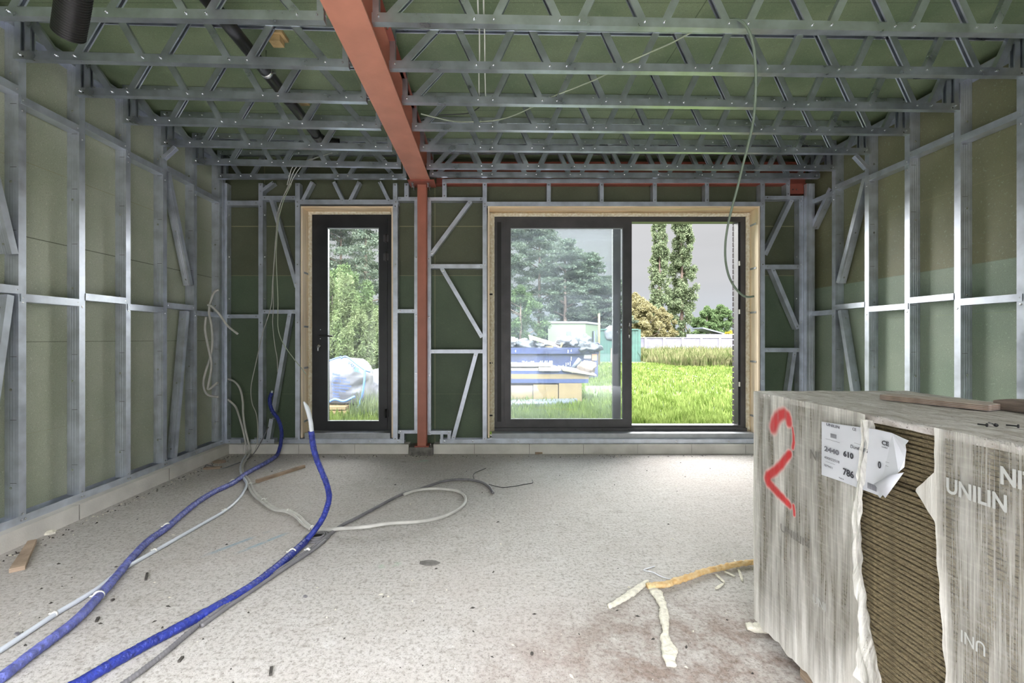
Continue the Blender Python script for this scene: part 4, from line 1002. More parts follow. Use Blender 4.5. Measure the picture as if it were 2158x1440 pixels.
blob('plastic_strip', 'thin white plastic ribbon curled behind the foam scraps', 'plastic strip', [onz(1380, 1195), onz(1356, 1203), onz(1374, 1207), onz(1395, 1217), onz(1420, 1223), onz(1445, 1218), onz(1460, 1213)], lambda u: .005, .004, M['paper'], 31)
def bit(name, label, cat, x, y, r, h, m_, group, seed, lx=1.0):
    c = onz(x, y); mb = MB(); n = 7; vs = []
    for j, (q, zz) in enumerate(((1, .001), (.95, h*.6), (.4, h))):
        for i in range(n):
            a = 2*math.pi*i/n; k = q*r*(1+.5*noise.noise(V((i*1.7, seed, j))))
            vs.append(c+V((math.cos(a)*k*lx, math.sin(a)*k, zz)))
    mb.add(vs, [(j*n+i, j*n+(i+1) % n, (j+1)*n+(i+1) % n, (j+1)*n+i) for j in range(2) for i in range(n)]+[tuple(2*n+i for i in range(n))]); return tag(mb.build(name, m_), label, cat, group)
bit('plaster_crumb', 'pale crumb lying against the left curb next to the split plank', 'crumb', 103, 1125, .03, .02, M['foamw'], None, 1, 1.4)
bit('stone_chip', 'small round stone chip in the far left corner', 'stone', 462, 975, .05, .025, M['timber'], None, 2, 1.3)
bit('dirt_patch', 'dark flaky dirt clod in the middle of the bare floor', 'dirt', 905, 1187, .03, .006, M['curbd'], None, 3, 2.0)
bit('stone_chip', 'dark crumpled scrap at the foot of the curb right of the column', 'scrap', 1003, 955, .035, .02, M['dust'], None, 4, 1.3)
for k, (x, y, dx, dy, lab) in enumerate(((391, 1336, 9, 3, 'beside the deep blue hose'), (377, 1397, 8, -10, 'just right of the grey conduit near the camera'), (570, 1425, 2, -16, 'at the bottom edge of the view'), (34, 1337, 9, 5, 'between the white pipe and the left edge'), (235, 1268, 5, -3, 'beside the tie on the pale blue hose'), (641, 1258, 5, 2, 'right of the ties on the deep blue hose'), (1119, 1379, 4, 2, 'in the brown dirt left of the foam strip'), (307, 1224, 3, -14, 'left of the deep blue hose'), (203, 1312, 4, -8, 'between the blue hoses near the camera'))):
    a = onz(x, y); b = onz(x+dx, y+dy); stick('debris_chip', 'tiny dark offcut '+lab, 'debris', a, b, .010, .008, M['dust'] if k not in (3, 5) else M['greyd'], 'tiny offcuts on the floor')
# countless crumbs
vs = []; fs = []; mi = []
for k in range(900):
    x = random.uniform(-2.7, 3.2); y = random.choice([random.uniform(1.0, 4.8), random.gauss(1.6, .4), 4.75-abs(random.gauss(0, .05))])
    if k % 3 == 0: x = -2.72+abs(random.gauss(0, .05)); y = random.uniform(1.3, 4.8)
    s = random.uniform(.0015, .006); L = s*random.uniform(1, 3); a = random.uniform(0, 6.28); u = V((math.cos(a), math.sin(a), 0))*L; w = V((-u.y, u.x, 0)).normalized()*s
    o = len(vs); c = V((x, y, 0))
    vs += [c+u, c+w, c-u, c-w, c+V((0, 0, s*1.2))]; fs += [(o, o+1, o+4), (o+1, o+2, o+4), (o+2, o+3, o+4), (o+3, o, o+4)]; mi += [0 if random.random() < .6 else 1]*4
o = npmesh('debris_crumbs', [tuple(v) for v in vs], fs, [M['dust'], M['foamw']], mi); tag(o, 'fine dark and pale crumbs scattered over the concrete floor', 'crumbs', None, 'stuff')

# ================================================================== wrapped board stack
SX, SY0, SY1, SZ0, SZT = 1.107, -.555, 1.885, .063, 1.000
NB = 42; TH = (SZT-SZ0-.002)/NB
def board_mesh(name):
    h = TH-.0012
    pr = [(0, .0012), (0, h*.38), (.007, h*.42), (.007, h*.58), (0, h*.62), (0, h-.0012), (.0012, h), (.61, h), (.61, 0), (.0012, 0)]
    mb = MB(); mb.prism(pr, (0, 0, 0), (0, SY1-SY0, 0), V((1, 0, 0)), V((0, 0, 1))); return mb.build(name, M['edge'])
b0 = board_mesh('chipboard_panel')
for k in range(NB):
    o = b0 if k == 0 else b0.copy()
    if k: COL.objects.link(o)
    o.location = (SX+random.uniform(-.0025, .0025), SY0+random.uniform(-.002, .002), SZ0+TH*k); o.location.x += .006*(math.sin(k*1.9) > .93)
    tag(o, 'brown chipboard panel inside the wrapped stack, edge-on among identical panels', 'board', 'chipboard panels in the wrapped stack')
tag(o, 'topmost chipboard panel of the wrapped stack, right under the dusty film', 'board')
tag(b0, 'lowest chipboard panel of the wrapped stack, resting on the timber bearers', 'board')
for y, lab in ((1.60, 'timber bearer under the far end of the board stack'), (.55, 'timber bearer under the middle of the board stack'), (-.35, 'timber bearer under the rear end of the board stack')):
    mb = MB(); mb.box(SX+.012, 1.70, y-.05, y+.045, 0, SZ0-.001); tag(mb.build('timber_bearer', M['timber']), lab, 'timber', 'bearers under the board stack')
XF = SX-.008
def fp(x, y, X=XF):                       # point of the stack's side face seen at a photo position
    p = onx(x, y, X); return p.y, p.z
wr = thing('stretch_film_wrap', 'torn dusty stretch film around the board stack, sprayed with a red 2', 'film', (SX, 1.0, .5))
RED = [[(1632, 901), (1636, 890), (1641, 881), (1647, 875), (1654, 872), (1660, 876), (1663.5, 884), (1665, 892)], [(1672, 902), (1674, 918), (1674.5, 932), (1672, 944)], [(1665, 957), (1658, 966), (1649, 979), (1636, 992), (1621, 1003), (1619, 1010), (1622, 1018), (1630, 1027), (1642, 1040), (1653, 1051), (1661, 1060), (1666, 1066)], [(1674, 1066), (1675.5, 1076), (1676, 1086)]]
REDW = [[.026, .016], [.005, .009], [.014, .020, .012], [.007, .006]]
segs = []
for line, ws in zip(RED, REDW):
    q = [fp(*p) for p in line]; n = len(q)-1
    for i in range(n):
        u = (i+.5)/n*(len(ws)-1); j = min(int(u), len(ws)-2); w = ws[j]+(ws[j+1]-ws[j])*(u-j); segs.append((q[i], q[i+1], w))
def paint(y, z):
    best = 0
    for a, b, w in segs:
        ax, az = a; bx, bz2 = b; dx, dz = bx-ax, bz2-az; t_ = max(0, min(1, ((y-ax)*dx+(z-az)*dz)/(dx*dx+dz*dz+1e-9)))
        d = math.hypot(y-ax-dx*t_, z-az-dz*t_); best = max(best, 1-max(0, min(1, (d-w*.5)/(w*1.1))))
        if best > .99: break
    return best*best*(3-2*best)
def film_sheet(name, yfun0, yfun1, zfun, ny, nz, disp, dens, dopaint=False, x=XF):
    vs = []; de = []; pa_ = []
    for j in range(nz+1):
        for i in range(ny+1):
            u = i/ny; v = j/nz; zt_ = SZT+.001; 
            z0_ = 0; y = None
            zg = .06+(zt_-.06)*v; ya, yb = yfun0(zg), yfun1(zg); y = ya+(yb-ya)*u
            zb_ = zfun(y); z = zb_+(zt_-zb_)*v
            ya, yb = yfun0(z), yfun1(z); y = ya+(yb-ya)*u
            vs.append((x-disp(u, v, y, z), y, z)); de.append(dens(u, v, y, z)); pa_.append(paint(y, z) if dopaint and 1.45 < y and z > .55 else 0)
    fs = [(j*(ny+1)+i, j*(ny+1)+i+1, (j+1)*(ny+1)+i+1, (j+1)*(ny+1)+i) for j in range(nz) for i in range(ny)]
    o = npmesh(name, vs, fs, M['film'], parent=wr, smooth=True)
    for nm, dat in (('dense', de), ('paint', pa_)):
        a = o.data.attributes.new(nm, 'FLOAT', 'POINT'); a.data.foreach_set('value', np.array(dat, np.float32))
    return o
EDGE = [(.06, 1.283), (.26, 1.293), (.42, 1.317), (.56, 1.338), (.71, 1.340), (.83, 1.325), (.93, 1.312), (1.01, 1.313)]
def lerp_tab(T, z):
    if z <= T[0][0]: return T[0][1]
    for (a, b), (c_, d) in zip(T, T[1:]):
        if z <= c_: return b+(d-b)*(z-a)/(c_-a)
    return T[-1][1]
def n1(*a): return noise.noise(V(a))
def hem(y): return .058+max(0, (1.47-y))*1.05+.012*n1(y*20, 0, 0)
SF1 = film_sheet('side_film', lambda z: 1.892, lambda z: lerp_tab(EDGE, z)+.006*n1(z*14, 0, 3), hem, 230, 200,
    lambda u, v, y, z: .004+.003*n1(y*45, z*2, 0)+.004*n1(y*14, z*3, 4)+max(0, u-.93)*.20*(1+.5*n1(z*9, 0, 0)*1.5),
    lambda u, v, y, z: max(0, min(1, (u-.85)/.09))*.42+max(0, min(1, (u-.955)/.02))*.5+max(0, 1-u*14)*.55+max(0, (.17-(z-hem(y)))/.17)*.8+.5*max(0, min(1, (n1(y*9, z*1.2, 8)-.15)*4)), True)
EDG2 = [(.06, 1.06), (.2, 1.083), (.55, 1.105), (.78, 1.118), (.93, 1.122), (1.01, 1.123)]
SF2 = film_sheet('side_film', lambda z: lerp_tab(EDG2, z)+(.055*max(0, 1-abs(z-.83)/.06) if .77 < z < .89 else 0)+.004*n1(z*20, 3, 3), lambda z: -.56, lambda y: .055, 260, 120,
    lambda u, v, y, z: .005+.003*n1(y*45, z*2, 10)+.004*n1(y*12, z*3, 14),
    lambda u, v, y, z: -.17+max(0, 1-(lerp_tab(EDG2, z)-y)/.028)*.95+.35*max(0, min(1, (n1(y*11, z*1.0, 28)-.1)*4)))
# film over the far end and the corner
vs = []; n_ = 40; ny = 30
for j in range(n_+1):
    for i in range(ny+1):
        u = i/ny; z = .055+(SZT+.002-.055)*j/n_; vs.append((SX-.010+u*.632, 1.891+.004*n1(u*9, z*5, 2)+.010*(1-abs(2*j/n_-1)), z))
fs = [(j*(ny+1)+i, j*(ny+1)+i+1, (j+1)*(ny+1)+i+1, (j+1)*(ny+1)+i) for j in range(n_) for i in range(ny)]
o = npmesh('end_film', vs, fs, M['film'], parent=wr, smooth=True); a = o.data.attributes.new('dense', 'FLOAT', 'POINT'); a.data.foreach_set('value', np.full(len(vs), .5, np.float32))
# top sheet with a short skirt
vs = []; nx_, ny = 60, 170
for i in range(ny+1):
    y = -.56+(1.893+.56)*i/ny
    for j in range(nx_+4):
        if j < 3: x = SX-.0095-.0006*j; z = SZT-.020+.0105*j+.002*n1(y*18, j, 0)
        else:
            u = (j-3)/nx_; x = SX-.010+.63*u; z = SZT+.0022+.0016*n1(x*26, y*26, 0)+.0022*n1(x*9, y*9, 3)+.0012*abs(n1(x*50, y*22, 9))
            if u < .02: z -= .002
        vs.append((x, y, z))
w_ = nx_+4; fs = [(i*w_+j, i*w_+j+1, (i+1)*w_+j+1, (i+1)*w_+j) for i in range(ny) for j in range(w_-1)]
npmesh('top_sheet', vs, fs, M['topsheet'], parent=wr, smooth=True)
# the flap hanging loose at the torn edge
vs = []; nz_, nu_ = 90, 16
for j in range(nz_+1):
    v = j/nz_; z = .23+(.985-.23)*v; w = .014+.016*max(0, 1-abs(v-.35)*3)+.045*max(0, 1-v*4.5)+.005*n1(z*12, 0, 0); yc = lerp_tab(EDGE, z)+.002
    for i in range(nu_+1):
        u = i/nu_; vs.append((XF-.012-.008*math.sin(u*9+z*9)-.010*n1(u*5, z*16, 2)-.005*n1(u*12, z*40, 6)-.012*(1-v), yc+w*(.5-u)*1.5, z+.03*(1-v)*math.sin(u*3)*(-1)))
fs = [(j*(nu_+1)+i, j*(nu_+1)+i+1, (j+1)*(nu_+1)+i+1, (j+1)*(nu_+1)+i) for j in range(nz_) for i in range(nu_)]
o = npmesh('torn_flap', vs, fs, M['film'], parent=wr, smooth=True); a = o.data.attributes.new('dense', 'FLOAT', 'POINT'); a.data.foreach_set('value', np.full(len(vs), .02, np.float32))

# lettering -----------------------------------------------------------------
def text_mesh(name, s, size, m_, parent, matrix, sx=1.0, thick=.0003, bold=0.0, shear=0):
    c = bpy.data.curves.new(name, 'FONT'); c.body = s; c.size = size; c.extrude = thick; c.offset = bold; c.align_x = 'LEFT'; c.resolution_u = 3; c.shear = shear
    to = bpy.data.objects.new('tmp', c); COL.objects.link(to)
    dg = bpy.context.evaluated_depsgraph_get(); me = bpy.data.meshes.new_from_object(to.evaluated_get(dg)); bpy.data.objects.remove(to)
    me.transform(Matrix.Diagonal((sx, 1, 1, 1))); me.transform(matrix)
    if parent is not None: me.transform(Matrix.Translation(-root_loc(parent)))
    me.materials.clear(); me.materials.append(m_); o = bpy.data.objects.new(name, me); COL.objects.link(o); o.parent = parent; return o
def face_mat(x_, y_, z_, flip=False, mirror=False):
    # text runs toward -Y (to the right as seen), up +Z, facing -X
    ex = V((0, -1, 0)); ez = V((0, 0, 1)); nrm = V((-1, 0, 0))
    if flip: ex, ez = -ex, -ez
    if mirror: ex = -ex
    m4 = Matrix(((ex.x, ez.x, nrm.x, x_), (ex.y, ez.y, nrm.y, y_), (ex.z, ez.z, nrm.z, z_), (0, 0, 0, 1))); return m4
def at_face(x, y, X): p = onx(x, y, X); return p.y, p.z
XT = XF-.013
y, z = at_face(1993, 1037, XT); text_mesh('film_lettering', 'UNILIN', .050, M['print'], SF2, face_mat(XT, y, z), .80, bold=.0012)
y, z = at_face(2106, 1018, XT); text_mesh('film_lettering', 'NITI', .052, M['print'], SF2, face_mat(XT, y, z), .80, bold=.0014)
y, z = at_face(2078, 1360, XT); text_mesh('film_lettering', 'UNI', .040, M['print'], SF2, face_mat(XT, y+.0, z, flip=True), .8)
XT1 = XF-.012
y, z = at_face(1706, 966, XT1); text_mesh('film_lettering', 'NI', .045, M['printd'], SF1, face_mat(XT1, y, z), 1.0)
y, z = at_face(1644, 1118, XT1); text_mesh('film_lettering', 'UNILIN', .040, M['printd'], SF1, face_mat(XT1, y, z, flip=False), 1.2)
y, z = at_face(1712, 1268, XT1); text_mesh('film_lettering', 'UNI', .040, M['print'], SF1, face_mat(XT1, y, z), .9)
# paper label ----------------------------------------------------------------
XP = XF-.0115
poly = [(1732, 889), (1786, 897), (1846, 905), (1880, 913), (1925, 929), (1918, 938), (1910, 950), (1908, 965), (1906, 985), (1903, 996), (1880, 1032), (1864, 1050), (1850, 1044), (1820, 1033), (1776, 1016), (1731.5, 1001)]
tipset = {(1880, 1032), (1864, 1050), (1903, 996), (1925, 929), (1918, 938)}
lb = thing('paper_label', 'white shipping label stuck to the film, its torn right half hanging over bare boards', 'label', (XP, *[fp(1786, 950)[0]], fp(1786, 950)[1]))
vs = []
for (x, y) in poly:
    a, b = at_face(x, y, XP); lift = .012 if (x, y) in tipset else 0; vs.append((XP-lift, a, b))
cen = [at_face(1790, 950, XP), at_face(1850, 960, XP)]
i0 = len(vs); vs += [(XP-.001, *cen[0]), (XP-.002, *cen[1])]
fs = []; n = len(poly)
for i in range(n):
    j = (i+1) % n; c_ = i0+1 if (poly[i][0]+poly[j][0])/2 > 1815 else i0; fs.append((i, j, c_))
fs.append((2, i0+1, i0)); fs.append((13, i0, i0+1))
mb = MB(); mb.add(vs[:n], [tuple(range(n))]); sol = mb.build('paper', M['paper'], lb); md = sol.modifiers.new('thickness', 'SOLIDIFY'); md.thickness = .0006
p = [at_face(x, y, XP-.016) for x, y in ((1903, 996), (1878, 1002), (1843, 1020), (1864, 1050))]
o = npmesh('curled_corner', [(XP-.014, *p[0]), (XP-.020, *p[1]), (XP-.018, *p[2]), (XP-.014, *p[3])], [(0, 1, 2, 3)], M['paper'], parent=lb); o.modifiers.new('thickness', 'SOLIDIFY').thickness = .0006
def lt(s, x, y, size, m_='ink', sx=1.0, bold=0.0):
    a, b = at_face(x, y, XP-.003); return text_mesh('label_print', s, size, M[m_], sol, face_mat(XP-.003, a, b), sx, .0002, bold)
lt('UNILIN', 1741, 897, .012*1.0, 'inkg', 1.45, .0002); lt('|||||||||||||', 1750, 920, .015, 'inkg', .5)
lt('CE', 1796, 907, .012, 'inkg', 1.0, .0002); lt('Durelis TG', 1792, 944, .0140, 'ink', 1.0)
lt('2440', 1737, 950, .0215, 'inkg', 1.45, .0006); lt('610', 1777, 961, .0225, 'ink', 1.15, .0008)
lt('400022518', 1737, 966, .0115, 'inkg', 1.25); lt('7879411', 1736, 982, .0095, 'inkg', 1.2)
lt('786', 1776, 1000, .0285, 'ink', 1.0, .0006); lt('Made in', 1768, 1008, .006, 'inkg')
lt('CE', 1858, 937, .0165, 'ink', 1.15, .0004); lt('Certified', 1858, 943, .005, 'inkg'); lt('0', 1850, 986, .026, 'ink', .8, .0006)
lt('||||||||||||||||', 1828, 1026, .018, 'inkg', .42, .0002); lt('1 : 7', 1868, 1002, .010, 'ink', .9)
for x0, y0, ln in ((1866, 974, .05), (1866, 982, .045), (1740, 925, .06), (1800, 934, .03), (1740, 973, .04)):
    a, b = at_face(x0, y0, XP-.003); mb = MB(); mb.box(XP-.0032, XP-.003, a-ln, a, b, b+.0008); mb.build('label_rule', M['inkg'], sol)
# --- things on top of the stack
ZTp = SZT+.0048
a = onz(1854.6, 842.7, ZTp); b = onz(2083, 867, ZTp); u = (b-a).normalized(); v = V((-u.y, u.x, 0)); v = v if v.x > 0 else -v
mb = MB(); w = .085; c = (a+b)/2+v*w/2; mb.obox((c.x, c.y, ZTp+.0095), u, v, (0, 0, 1), (b-a).length/2, w/2, .009)
for k in range(3): mb.obox((c.x, c.y, ZTp+.004+.005*k), u, v, (0, 0, 1), (b-a).length/2+.0006, w/2+.0006, .0007, 1)
mb.m[:] = [0, 0, 0, 0, 0, 2]+[1]*18 if False else mb.m
tag(mb.build('plywood_strip', [M['plytop'], M['ply']]), 'brown plywood strip lying on the dusty top of the board stack', 'plywood')
a = onz(2093, 862, ZTp); b = V((a.x+.004, a.y-.32, ZTp))
mb = MB(); n = 14; vs = []
u = (b-a).normalized(); vv = V((1, 0, 0)); w, h = .060, .034
for i in range(n+1):
    p = a.lerp(b, i/n); k = 1.0 if i > 1 else (.78, .93)[i]
    for s_, q in ((0, 0), (1, 0), (1, 1), (.5, 1.06), (0, 1)):
        vs.append(p+vv*(s_*w)*1.0+V((0, 0, q*h*k+.0005))+V((0, .004*n1(s_*4, q*4, i), 0)))
fs = [(i*5+j, i*5+(j+1) % 5, (i+1)*5+(j+1) % 5, (i+1)*5+j) for i in range(n) for j in range(5)]+[(0, 1, 2, 3, 4), tuple(n*5+j for j in range(5))[::-1]]
mb.add(vs, fs); tag(mb.build('timber_offcut', M['timberg']), 'weathered grey timber offcut at the right edge on top of the board stack', 'timber')
for k, (p0, p1, lab) in enumerate((((2060, 894), (2078, 896), 'left'), ((2084, 891), (2098, 896), 'middle'), ((2120, 896), (2144, 898.5), 'right'))):
    a = onz(*p0, ZTp+.0035); b = onz(*p1, ZTp+.0035); mb = MB(); mb.tube([a, b], .0018, 6, sub=1); mb.tube([b, b+(b-a).normalized()*.003], .0045, 8, sub=1)
    tag(mb.build('screw', M['rubber']), f'loose black screw on top of the board stack, the {lab} of three', 'screw', 'loose screws on the board stack')

# ================================================================== garden beyond the windows
GZ = -.10
mb = MB(); mb.box(-60, 90, 5.25, 130, GZ-.3, GZ); o = mb.build('ground_garden', M['soil']); structure(o, 'grassy garden ground beyond the windows')
mb = MB(); mb.box(-40, 40, -30, -1.65, -.4, -.14); o = mb.build('ground_front', M['dark_earth']); structure(o, 'bare ground on the camera side')
# path strip
mb = MB(); P_ = [onz(1331, 774, GZ), onz(1400, 783, GZ), onz(1440, 789, GZ), onz(1470, 796, GZ), onz(1505, 804, GZ)]
vs = []
for i, p in enumerate(P_):
    w = (.8, .7, .6, .55, .2)[i]; vs += [V((p.x, p.y-w/2, GZ+.03)), V((p.x, p.y+w/2, GZ+.03))]
mb.add(vs, [(2*i, 2*i+2, 2*i+3, 2*i+1) for i in range(4)]); o = mb.build('ground_path', M['path']); structure(o, 'pale trodden path crossing the grass')
# grass blades, denser near the house
def blades(name, label, n, xr, yr, hr, w, m_, seed, skip=None, cat='grass', flop=.6, zb=GZ):
    rs = np.random.RandomState(seed)
    y = yr[0]+(yr[1]-yr[0])*rs.rand(n)**1.6; x = xr[0]+(xr[1]-xr[0])*rs.rand(n)
    half = y*.62; x = -.36*y+rs.rand(n)*(.36*y+.57*y) if xr is None else x
    h = hr[0]+(hr[1]-hr[0])*rs.rand(n)*(.35+.65*(.5+.5*np.sin(x*1.3+np.sin(y*.9)*2)*np.sin(x*.53+y*.7))); a = rs.rand(n)*6.283; ww = w*(.6+.8*rs.rand(n))*(1+y/14)
    dx = np.cos(a)*ww; dy = np.sin(a)*ww; bx = np.cos(a+1.57)*h*flop*rs.rand(n); by = np.sin(a+1.57)*h*flop*rs.rand(n)
    base = np.stack([x, y, np.full(n, zb)], 1)
    v0 = base+np.stack([-dx, -dy, 0*x], 1); v1 = base+np.stack([dx, dy, 0*x], 1)
    mid = base+np.stack([bx*.35, by*.35, h*.6], 1); v2 = mid+np.stack([dx*.8, dy*.8, 0*x], 1); v3 = mid-np.stack([dx*.8, dy*.8, 0*x], 1)
    tip = base+np.stack([bx, by, h], 1); t1 = tip+np.stack([dx*.1, dy*.1, 0*x], 1); t0 = tip-np.stack([dx*.1, dy*.1, 0*x], 1)
    vs = np.stack([v0, v1, v2, v3, t1, t0], 1).reshape(-1, 3); i = np.arange(n)*6
    fs = np.concatenate([np.stack([i, i+1, i+2, i+3], 1), np.stack([i+3, i+2, i+4, i+5], 1)])
    o = npmesh(name, vs, fs, m_); return tag(o, label, cat, None, 'stuff')
blades('grass', 'bright green lawn grass beyond the windows', 70000, (-5.5, 14), (5.6, 24), (.06, .17), .008, M['grass'], 3)
blades('grass', 'long grass tufts close outside the sliding window', 16000, (-3.5, 5.5), (5.8, 10), (.10, .24), .007, M['grass'], 5)
blades('weeds', 'dry mixed weeds growing in front of the grey garden wall', 28000, (8.6, 34), (21, 39), (.25, .95), .012, M['weeds'], 8, cat='weeds')
def scatter_leaves(centers, radii, n, size, rs, shell=.5, aspect=1.5):
    """leaf quads in ellipsoids"""
    k = len(centers); idx = rs.randint(0, k, n); d = rs.randn(n, 3); d /= np.linalg.norm(d, axis=1, keepdims=True)
    r = (shell+(1-shell)*rs.rand(n, 1))**.8; p = centers[idx]+d*r*radii[idx]
    a = rs.randn(n, 3); a /= np.linalg.norm(a, axis=1, keepdims=True); b = np.cross(a, rs.randn(n, 3)); b /= np.linalg.norm(b, axis=1, keepdims=True)
    s = size*(.5+rs.rand(n, 1)); a = a*s*aspect*.5; b = b*s*.5
    vs = np.stack([p-a, p+b*.8, p+a, p-b*.8], 1).reshape(-1, 3); i = np.arange(n)*4
    return vs, np.stack([i, i+1, i+2, i+3], 1)
def tree(name, label, cat, X, Y, h, w, kind, n, size, seed, group=None, base=0.0, trunk=.12, m_=None, lean=0, r0=.25):
    rs = np.random.RandomState(seed); t = thing(name, label, cat, (X, Y, GZ), group); k = dict(pine=150, poplar=170, spray=60).get(kind, 90); C_ = []; Rr = []
    for i in range(k):
        u = rs.rand()
        if kind == 'pine':
            u = .28+.72*rs.rand()**.8; z = h*u; rr = w*(1.05-.75*((u-.28)/.72)**1.6)*math.sqrt(rs.rand()); rad = (w*.25, w*.25, h*.020)
        elif kind == 'poplar':
            u = .06+.94*rs.rand(); z = h*u; prof = min(1, (u+.05)*3)*(1-.62*u**1.7); rr = w*.62*prof*math.sqrt(rs.rand()); rad = (w*.17*prof+.08,)*2+(h*.035,)
        elif kind == 'spray':
            u = rs.rand(); z = h*u; rr = w*(1-u*.7)*math.sqrt(rs.rand()); rad = (w*.16, w*.16, h*.16)
        else:
            u = rs.rand(); z = h*(r0+(1-r0)*u); rr = w*math.sqrt(max(0, 1-(2*u-.75)**2*.75))*math.sqrt(rs.rand()); rad = (w*.20,)*2+(h*.07,)
        a = rs.rand()*6.283; C_.append((X+math.cos(a)*rr+lean*z, Y+math.sin(a)*rr, GZ+z)); Rr.append(rad)
    vs, fs = scatter_leaves(np.array(C_), np.array(Rr), n, size, rs, .15, 1.7 if kind != 'spray' else 4.0)
    npmesh('crown', vs, fs, m_, parent=t)
    mb = MB(); mb.tube([(X, Y, GZ), (X+lean*h*.4, Y, GZ+h*.45), (X+lean*h*.8, Y, GZ+h*.88)], trunk, 8, sub=4, rfun=lambda L, a, u_: trunk*(1-.8*u_))
    for i in range(0, 16):
        c = V(C_[i]); z = max(GZ+h*.2, c.z-abs(c.x-X)*.5); mb.tube([V((X+lean*(z-GZ), Y, z)), c], trunk*.25, 5, sub=1)
    mb.build('trunk', M['bark'], t)
    return t
PG = 'pines along the back of the plot'
spots = [(-14.6, 34, 12.5, 2.9, 'far left, seen through the door'), (-11.8, 36, 12.0, 3.0, 'second from the left, seen through the door'), (-9.0, 33, 13.0, 2.6, 'third from the left, seen through the door edge'),
         (1.4, 35, 12.8, 2.6, 'leftmost one seen through the sliding window'), (3.9, 36, 11.4, 2.3, 'second one seen through the sliding window'), (5.6, 34, 8.6, 2.2, 'third one seen through the sliding window'), (7.4, 35, 7.9, 2.1, 'fourth one seen through the sliding window'), (9.3, 36, 6.2, 2.0, 'lowest one beside the window stile')]
for i, (X, Y, h, w, lab) in enumerate(spots):
    tree('pine_tree', 'grey-green pine tree, '+lab, 'tree', X, Y, h, w, 'pine', 26000, .095, 40+i, PG, m_=M['pine'], trunk=.2)
for i, (X, Y, h, w, lab) in enumerate([(2.0, 30, 4.6, 1.9, 'at the left side of the sliding window'), (5.9, 37.5, 4.9, 2.0, 'behind the pale cabin'), (9.0, 37, 4.8, 1.9, 'right of the pale cabin'), (-8.0, 25, 5.2, 2.0, 'behind the pale tall shrub'), (-11.0, 28, 5.0, 2.2, 'left behind the pale tall shrub')]):
    tree('leafy_bush', 'dark green leafy bush under the pines, '+lab, 'bush', X, Y, h, w, 'round', 20000, .085, 60+i, 'bushes under the pines', m_=M['decid'], r0=.05)
tree('poplar_tree', 'slender tall poplar, the narrower left one of the two', 'tree', px(1390, 0, 60).x, 60, 18.4, 2.6, 'poplar', 26000, .15, 71, 'tall poplars beyond the wall', m_=M['poplar'], trunk=.25)
tree('poplar_tree', 'tall full poplar, the broader right one of the two', 'tree', px(1437, 0, 61).x, 61, 19.6, 3.3, 'poplar', 42000, .15, 72, 'tall poplars beyond the wall', m_=M['poplar'], trunk=.3)
for i, (x, Y, h, w, lab) in enumerate([(1338, 52, 6.3, 1.9, 'right beside the sash stile'), (1362, 50, 5.2, 1.8, 'middle of three left of the poplars'), (1395, 51, 4.6, 1.6, 'at the foot of the narrow poplar')]):
    tree('ochre_tree', 'yellowing ochre bushy tree beyond the wall, '+lab, 'tree', px(x, 0, Y).x, Y, h, w, 'round', 26000, .095, 80+i, 'yellowing trees beyond the wall', m_=M['ochre'], r0=.1, trunk=.08)
for i, (x, Y, h, w, lab) in enumerate([(1490, 49, 4.6, 1.6, 'its left half'), (1518, 50, 4.9, 1.9, 'its taller right half')]):
    tree('round_tree', 'dark green round tree right of the poplars, '+lab, 'tree', px(x, 0, Y).x, Y, h, w, 'round', 26000, .10, 90+i, 'round trees right of the poplars', m_=M['decid'], r0=.12, trunk=.1)
for i, (x, Y, h, w, lab) in enumerate([(700, 12.5, 2.85, .75, 'leftmost stand'), (735, 12.0, 2.65, .75, 'second stand'), (770, 12.6, 2.2, .7, 'third stand, lower'), (803, 12.2, 1.95, .6, 'right stand behind the door stile')]):
    tree('feathery_shrub', 'tall pale feathery shrub seen through the door, '+lab, 'shrub', px(x, 0, Y).x, Y, h, w, 'spray', 30000, .024, 100+i, 'feathery shrubs outside the door', m_=M['willow'], trunk=.02)
# garden wall with posts
mb = MB(); mb.box(9, 17.3, 40, 40.2, GZ, 1.35); mb.box(17.3, 32, 40, 40.2, GZ, 1.62, 0)
x_ = 12.0
while x_ < 30: mb.box(x_-.09, x_+.09, 39.93, 40, GZ, 1.34, 1); x_ += 1.63
mb.box(9, 32, 39.95, 40, 1.28, 1.32, 1)
o = mb.build('wall_garden', [M['fwall'], M['curbd']]); structure(o, 'grey block garden wall behind the weeds')
# solar shed and yellow bush
t = thing('garden_shed', 'low shed with a sloping solar panel roof above the garden wall', 'shed', (px(1505, 0, 44).x, 44, GZ))
a = px(1481, 690, 44); b = px(1545, 707, 44)
mb = MB(); mb.add([a, b, b+V((0, 2.5, 0)), a+V((0, 2.5, 0)), a-V((0, 0, .12)), b-V((0, 0, .12)), b+V((0, 2.5, -.12)), a+V((0, 2.5, -.12))], [(0, 1, 2, 3), (4, 5, 6, 7), (0, 1, 5, 4), (1, 2, 6, 5), (2, 3, 7, 6), (3, 0, 4, 7)]); mb.build('roof_panel', M['solar'], t)
mb = MB()
for x in (1497, 1508): p = px(x, 700, 44.4); mb.box(p.x-.05, p.x+.05, 44.4, 44.5, GZ, EYE+.5)
mb.box(px(1470, 0, 44.5).x, px(1530, 0, 44.5).x, 44.5, 46, GZ, 1.45); mb.build('body', M['cabinr'], t)
tree('flowering_bush', 'yellow flowering bush at the end of the garden wall', 'bush', px(1540, 0, 43).x, 43, 2.0, 1.0, 'round', 1500, .10, 120, None, m_=M['yellow'], r0=.3, trunk=.03)
